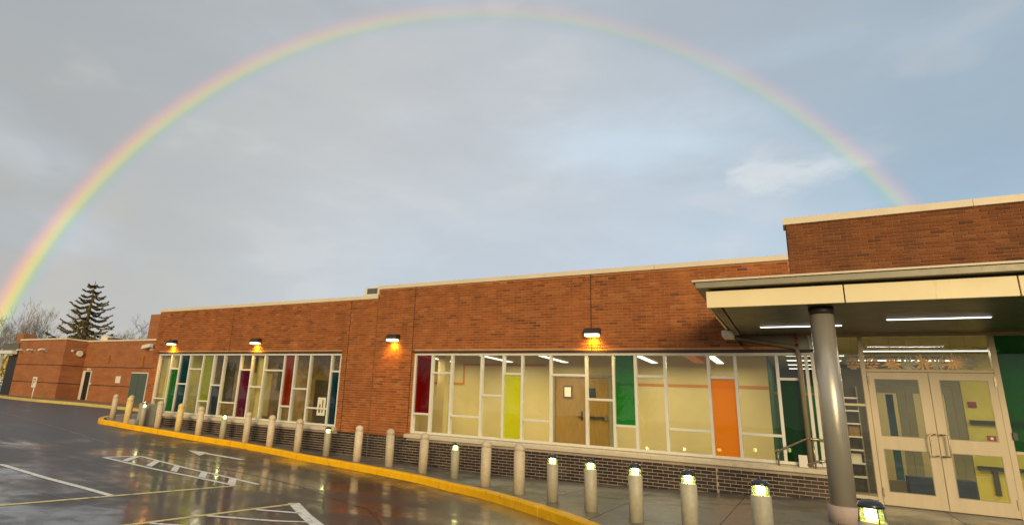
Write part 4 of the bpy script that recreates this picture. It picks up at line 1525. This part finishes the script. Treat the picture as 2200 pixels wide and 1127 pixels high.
def flood(x, y, z, s_, label):
    t_ = thing('flood_light', (x, y, z), label, 'flood light', 'white flood lights on the annex wall')
    box(x - 0.12 * s_, x + 0.12 * s_, y + 0.13, y + 0.22, z - 0.12 * s_, z + 0.12 * s_).build('base_plate', M['white_fix'], t_)
    MB().tube([(x, y + 0.14, z), (x + 0.1 * s_, y - 0.05, z + 0.04)], 0.04, 6).build('arm', M['white_fix'], t_)
    m_ = MB()
    m_.wallprism([(x - 0.42 * s_, z - 0.08 * s_), (x + 0.30 * s_, z + 0.02 * s_), (x + 0.30 * s_, z + 0.20 * s_), (x - 0.30 * s_, z + 0.12 * s_)], y - 0.30, y - 0.02)
    m_.build('lamp_head', M['white_fix'], t_)


flood(-53.7, 9.16, 3.92, 0.65, 'leftmost white flood light on the annex front')
flood(-52.0, 9.16, 3.94, 0.6, 'middle white flood light on the annex front')
flood(-50.1, 9.16, 3.94, 0.75, 'right white flood light on the annex front')
flood(-38.9, 10.78, 4.25, 1.35, 'large white flood light beside the left end of the school')
al = thing('alarm_bell', (-47.35, 10.5, 3.85), 'round white alarm bell on the shaded return of the annex', 'alarm bell')
MB().tube([(-47.39, 10.45, 3.82), (-47.2, 10.45, 3.82)], 0.22, 14).build('bell', M['white_fix'], al)
MB().tube([(-47.39, 9.9, 3.98), (-47.28, 9.9, 3.98)], 0.09, 10).build('sounder', M['white_fix'], al)

pch = thing('side_porch', (-55.9, 9.4, 0.4), 'white framed glass porch at the far left edge beside the annex', 'porch')
box(-57.6, -54.65, 8.9, 9.3, 3.66, 3.95).build('porch_beam', M['roof_unit'], pch)
box(-57.05, -56.75, 9.0, 9.25, 0.2, 3.65).build('porch_post', M['roof_unit'], pch)
box(-56.7, -54.66, 9.6, 9.7, 0.2, 3.6).build('porch_glass', M['black'], pch)
box(-57.4, -54.65, 9.31, 12, 3.955, 4.6).build('porch_roof', M['vent'], pch)
chm = tag(box(-57.5, -56.3, 10.2, 11.2, 0.2, 5.5).build('brick_pillar', M['annex']), 'square brick chimney pillar rising behind the porch at the far left', 'pillar')

sp_ = thing('parking_sign', (-45.3, 5.6, 0.38), 'small white sign on a pale post before the annex', 'sign')
MB().tube([(-45.3, 6.9, 0.2), (-45.3, 6.9, 1.75)], 0.045, 8).build('post', M['white_fix'], sp_)
box(-45.58, -45.02, 6.82, 6.85, 1.15, 1.85).build('plate', M['white_fix'], sp_)
mk = MB()
mk.box(-45.46, -45.40, 6.812, 6.819, 1.28, 1.74)
mk.box(-45.40, -45.18, 6.812, 6.819, 1.68, 1.74)
mk.box(-45.40, -45.18, 6.812, 6.819, 1.48, 1.54)
mk.box(-45.20, -45.14, 6.812, 6.819, 1.50, 1.72)
mk.build('plate_mark', M['stripe'], sp_)

# far kerb and pavement before the annex
fk = [(-53.5, 7.6), (-50.0, 6.8), (-47.6, 6.2), (-44.0, 5.6), (-41.0, 5.3), (-39.2, 5.6), (-37.3, 6.1), (-33.9, 6.3), (-30.5, 6.3), (-27.0, 6.3)]
m = MB()
inn_ = [(-58, 9.5)] + [(x, y + 0.16) for x, y in fk] + [(-27, 11.0), (-58, 11.0)]
m.prism(inn_, lambda x, y: G(x) - 0.25, lambda x, y: G(x) - 0.004)
tag(m.build('far_pavement', M['walk_far']), kind='structure')
m = MB()
for a, b in zip(fk, fk[1:]):
    m.prism([(a[0], a[1]), (b[0], b[1]), (b[0], b[1] + 0.17), (a[0], a[1] + 0.17)], lambda x, y: G(x) - 0.2, lambda x, y: G(x) + 0.005)
tag(m.build('far_kerb', M['kerb_pale']), kind='structure')

# ------------------------------------------------------------------ trees
M['bark'] = plain('grey_brown_bark', (0.20, 0.15, 0.105), 0.9, 0.25, 4)
M['bark_pale'] = plain('pale_twig_bark', (0.36, 0.30, 0.245), 0.9, 0.2, 1)
M['con_bark'] = plain('conifer_bark', (0.17, 0.115, 0.05), 0.9, 0.3, 3)
M['needle'] = plain('olive_needles', (0.175, 0.130, 0.038), 0.8, 0.5, 0.9)
M['yellow_leaf'] = plain('yellow_leaves', (0.55, 0.40, 0.08), 0.8, 0.4, 2)


def bare_tree(x, y, z0, hgt, spread, seed, label, mat='bark_pale', lean=0.0):
    rng = random.Random(seed)
    t_ = thing('bare_tree', (x, y, z0), label, 'tree', 'bare winter trees behind the annex')
    tr, cr = MB(), MB()

    def grow(p, dirv, L, r, lev):
        pts, rad = [p], [r]
        dd_ = dirv.copy()
        n_ = 4
        for i in range(n_):
            dd_ = (dd_ + Vector((rng.uniform(-.16, .16), rng.uniform(-.16, .16), rng.uniform(-.02, .12)))).normalized()
            p = p + dd_ * (L / n_)
            pts.append(p)
            rad.append(r * (1 - 0.55 * (i + 1) / n_))
        (tr if lev == 0 else cr).tube(pts, rad, 7 if lev == 0 else 4 if lev < 3 else 3, cap=False)
        if lev < 5 and r > 0.004:
            k = (6, 5, 5, 4, 3)[lev]
            for _ in range(k):
                i = rng.randint(1 if lev else 2, n_)
                a = rng.uniform(0, 2 * PI)
                ax = Vector((math.cos(a), math.sin(a), 0))
                nd = (dd_ * rng.uniform(0.55, 1.0) + ax * rng.uniform(0.35, 0.8) * spread + Vector((0, 0, 0.25))).normalized()
                grow(pts[i], nd, L * rng.uniform(0.5, 0.72), max(0.012, rad[i] * rng.uniform(0.45, 0.65)), lev + 1)
    grow(Vector((x, y, z0 - 0.3)), Vector((lean, 0, 1)).normalized(), hgt * 0.42, hgt * 0.022, 0)
    tr.build('trunk', M['bark'], t_)
    cr.build('crown', M[mat], t_)


bare_tree(-108, 30, 0.3, 13.5, 1.0, 3, 'bare grey tree at the foot of the rainbow, leaning over the porch')
bare_tree(-101.5, 31, 0.3, 14.5, 0.9, 8, 'tall bare tree between the porch pillar and the conifer')
bare_tree(-94.5, 32, 0.3, 13.2, 1.0, 15, 'bare reddish tree just left of the conifer')
bare_tree(-116, 32, 0.3, 13.0, 1.0, 21, 'bare tree at the very left edge of the picture', lean=0.1)
bare_tree(-73.5, 30, 0.3, 10.3, 1.1, 30, 'small bare round headed tree right of the conifer, beside the brick block')
bare_tree(-77.5, 34, 0.3, 9.2, 1.0, 44, 'low thin bare tree right beside the conifer')


def conifer(x, y, z0, hgt, label):
    rng = random.Random(77)
    t_ = thing('conifer_tree', (x, y, z0), label, 'tree')
    tr, br, nd = MB(), MB(), MB()
    tr.tube([(x, y, z0 - 0.3), (x + 0.05, y, z0 + hgt * 0.5), (x, y, z0 + hgt)], [0.42, 0.26, 0.04], 8)
    z = 0.30
    while z < 0.985:
        n_ = 7 if z < 0.85 else 5
        R_ = 6.6 * (1 - z) ** 0.62 * (1.0 if z > 0.52 else 1.16)
        ph = rng.uniform(0, 6.28)
        for i in range(n_):
            a = ph + 2 * PI * i / n_ + rng.uniform(-.3, .3)
            L = R_ * rng.uniform(0.62, 1.12)
            ca, sa = math.cos(a), math.sin(a)
            zz = z0 + hgt * z + rng.uniform(-.12, .12)
            pts, rad = [], []
            m_ = 8
            droop = rng.uniform(0.16, 0.30)
            for q in range(m_ + 1):
                u = q / m_
                pts.append(Vector((x + ca * L * u, y + sa * L * u, zz - droop * L * math.sin(min(u, 0.8) / 0.8 * PI * 0.55) + 0.62 * L * max(0, u - 0.5) ** 1.6)))
                rad.append(0.075 * (1 - 0.6 * u))
            br.tube(pts, rad, 5)
            # rope-like sleeves of needles along the branch
            for q in range(1, m_ * 5):
                u = q / (m_ * 5)
                k = min(int(u * m_), m_ - 1)
                f = u * m_ - k
                c = pts[k].lerp(pts[k + 1], f)
                tg = (pts[k + 1] - pts[k]).normalized()
                for w_ in range(5):
                    b_ = rng.uniform(0, 2 * PI)
                    o1 = tg.orthogonal().normalized()
                    o2 = tg.cross(o1)
                    nrm_ = o1 * math.cos(b_) + o2 * math.sin(b_)
                    le = rng.uniform(0.12, 0.26) * (0.75 + 0.5 * (1 - z)) * (1.7 if z < 0.42 else 1.0)
                    tip = c + (nrm_ * 0.8 + tg * 0.5) * le
                    sd_ = tg.cross(nrm_) * 0.07
                    nd.face([c - sd_, c + sd_, tip + sd_ * 0.4, tip - sd_ * 0.4])
            # hanging side sprays on the lower whorls
            if z < 0.68:
                for _ in range(11 if z < 0.56 else 3):
                    u = rng.uniform(0.25, 0.95)
                    k = min(int(u * m_), m_ - 1)
                    c = pts[k]
                    s_ = 1 if rng.random() < 0.5 else -1
                    dv = Vector((ca * 0.6 - sa * s_, sa * 0.6 + ca * s_, rng.uniform(-0.35, 0.12))).normalized()
                    L2 = L * rng.uniform(0.14, 0.32)
                    P2 = [c, c + dv * L2 * 0.5 + Vector((0, 0, -0.06 * L2)), c + dv * L2]
                    br.tube(P2, [0.05, 0.04, 0.02], 4)
                    for q in range(10):
                        c2 = c.lerp(P2[2], q / 10)
                        for w_ in range(2):
                            v = Vector((rng.uniform(-1, 1), rng.uniform(-1, 1), rng.uniform(-1, 0.6))).normalized() * rng.uniform(0.15, 0.34)
                            sd_ = v.cross(dv).normalized() * 0.06
                            nd.face([c2 - sd_, c2 + sd_, c2 + v + sd_ * 0.3, c2 + v - sd_ * 0.3])
        z += 0.060 * (1.15 - 0.5 * z)
    tr.build('trunk', M['con_bark'], t_)
    br.build('branches', M['con_bark'], t_)
    nd.build('crown', M['needle'], t_)


conifer(-75.6, 25, 0.3, 14.2, 'dark sparse conifer with upturned rope like branches behind the annex')


def leafy(x, y, z0, r, seed, label):
    rng = random.Random(seed)
    t_ = thing('shrub', (x, y, z0), label, 'shrub')
    m_ = MB()
    for _ in range(900):
        v = Vector((rng.gauss(0, 1), rng.gauss(0, 1), rng.gauss(0, 1))).normalized() * r * rng.uniform(0.4, 1.0)
        c = Vector((x, y, z0 + r * 1.1)) + Vector((v.x, v.y, v.z * 1.1))
        a = Vector((rng.uniform(-1, 1), rng.uniform(-1, 1), rng.uniform(-1, 1))).normalized() * 0.22
        b = a.orthogonal().normalized() * 0.13
        m_.face([c - a, c - b, c + a, c + b])
    m_.build('foliage', M['yellow_leaf'], t_)
    MB().tube([(x, y, z0 - 0.2), (x, y, z0 + r)], [0.12, 0.06], 6).build('stem', M['bark'], t_)


leafy(-76.0, 18.5, 0.3, 2.4, 4, 'yellow leaved shrub behind the porch at the far left edge')


# wood of bare trees across the car park, mirrored in the left window
rng = random.Random(9)
m = MB()
for i in range(64):
    u = i / 63
    cx, cy = -18 - 112 * u + rng.uniform(-4, 4), -70 + 48 * u + rng.uniform(-4, 4)
    hh = rng.uniform(5.5, 9.0)
    m.tube([(cx, cy, -0.5), (cx + rng.uniform(-.3, .3), cy, hh * 0.6)], [0.25, 0.12], 5)
    for _ in range(340):
        a, b = rng.uniform(0, 2 * PI), rng.uniform(0, 1)
        st = Vector((cx, cy, hh * rng.uniform(0.15, 0.6)))
        en = st + Vector((math.cos(a) * 2.6 * b, math.sin(a) * 2.6 * b, hh * rng.uniform(0.1, 0.42)))
        sd_ = Vector((rng.uniform(-1, 1), rng.uniform(-1, 1), 0.3)).normalized() * 0.045
        m.face([st - sd_, st + sd_, en + sd_ * 0.4, en - sd_ * 0.4])
tag(m.build('treeline', M['bark']), kind='stuff')
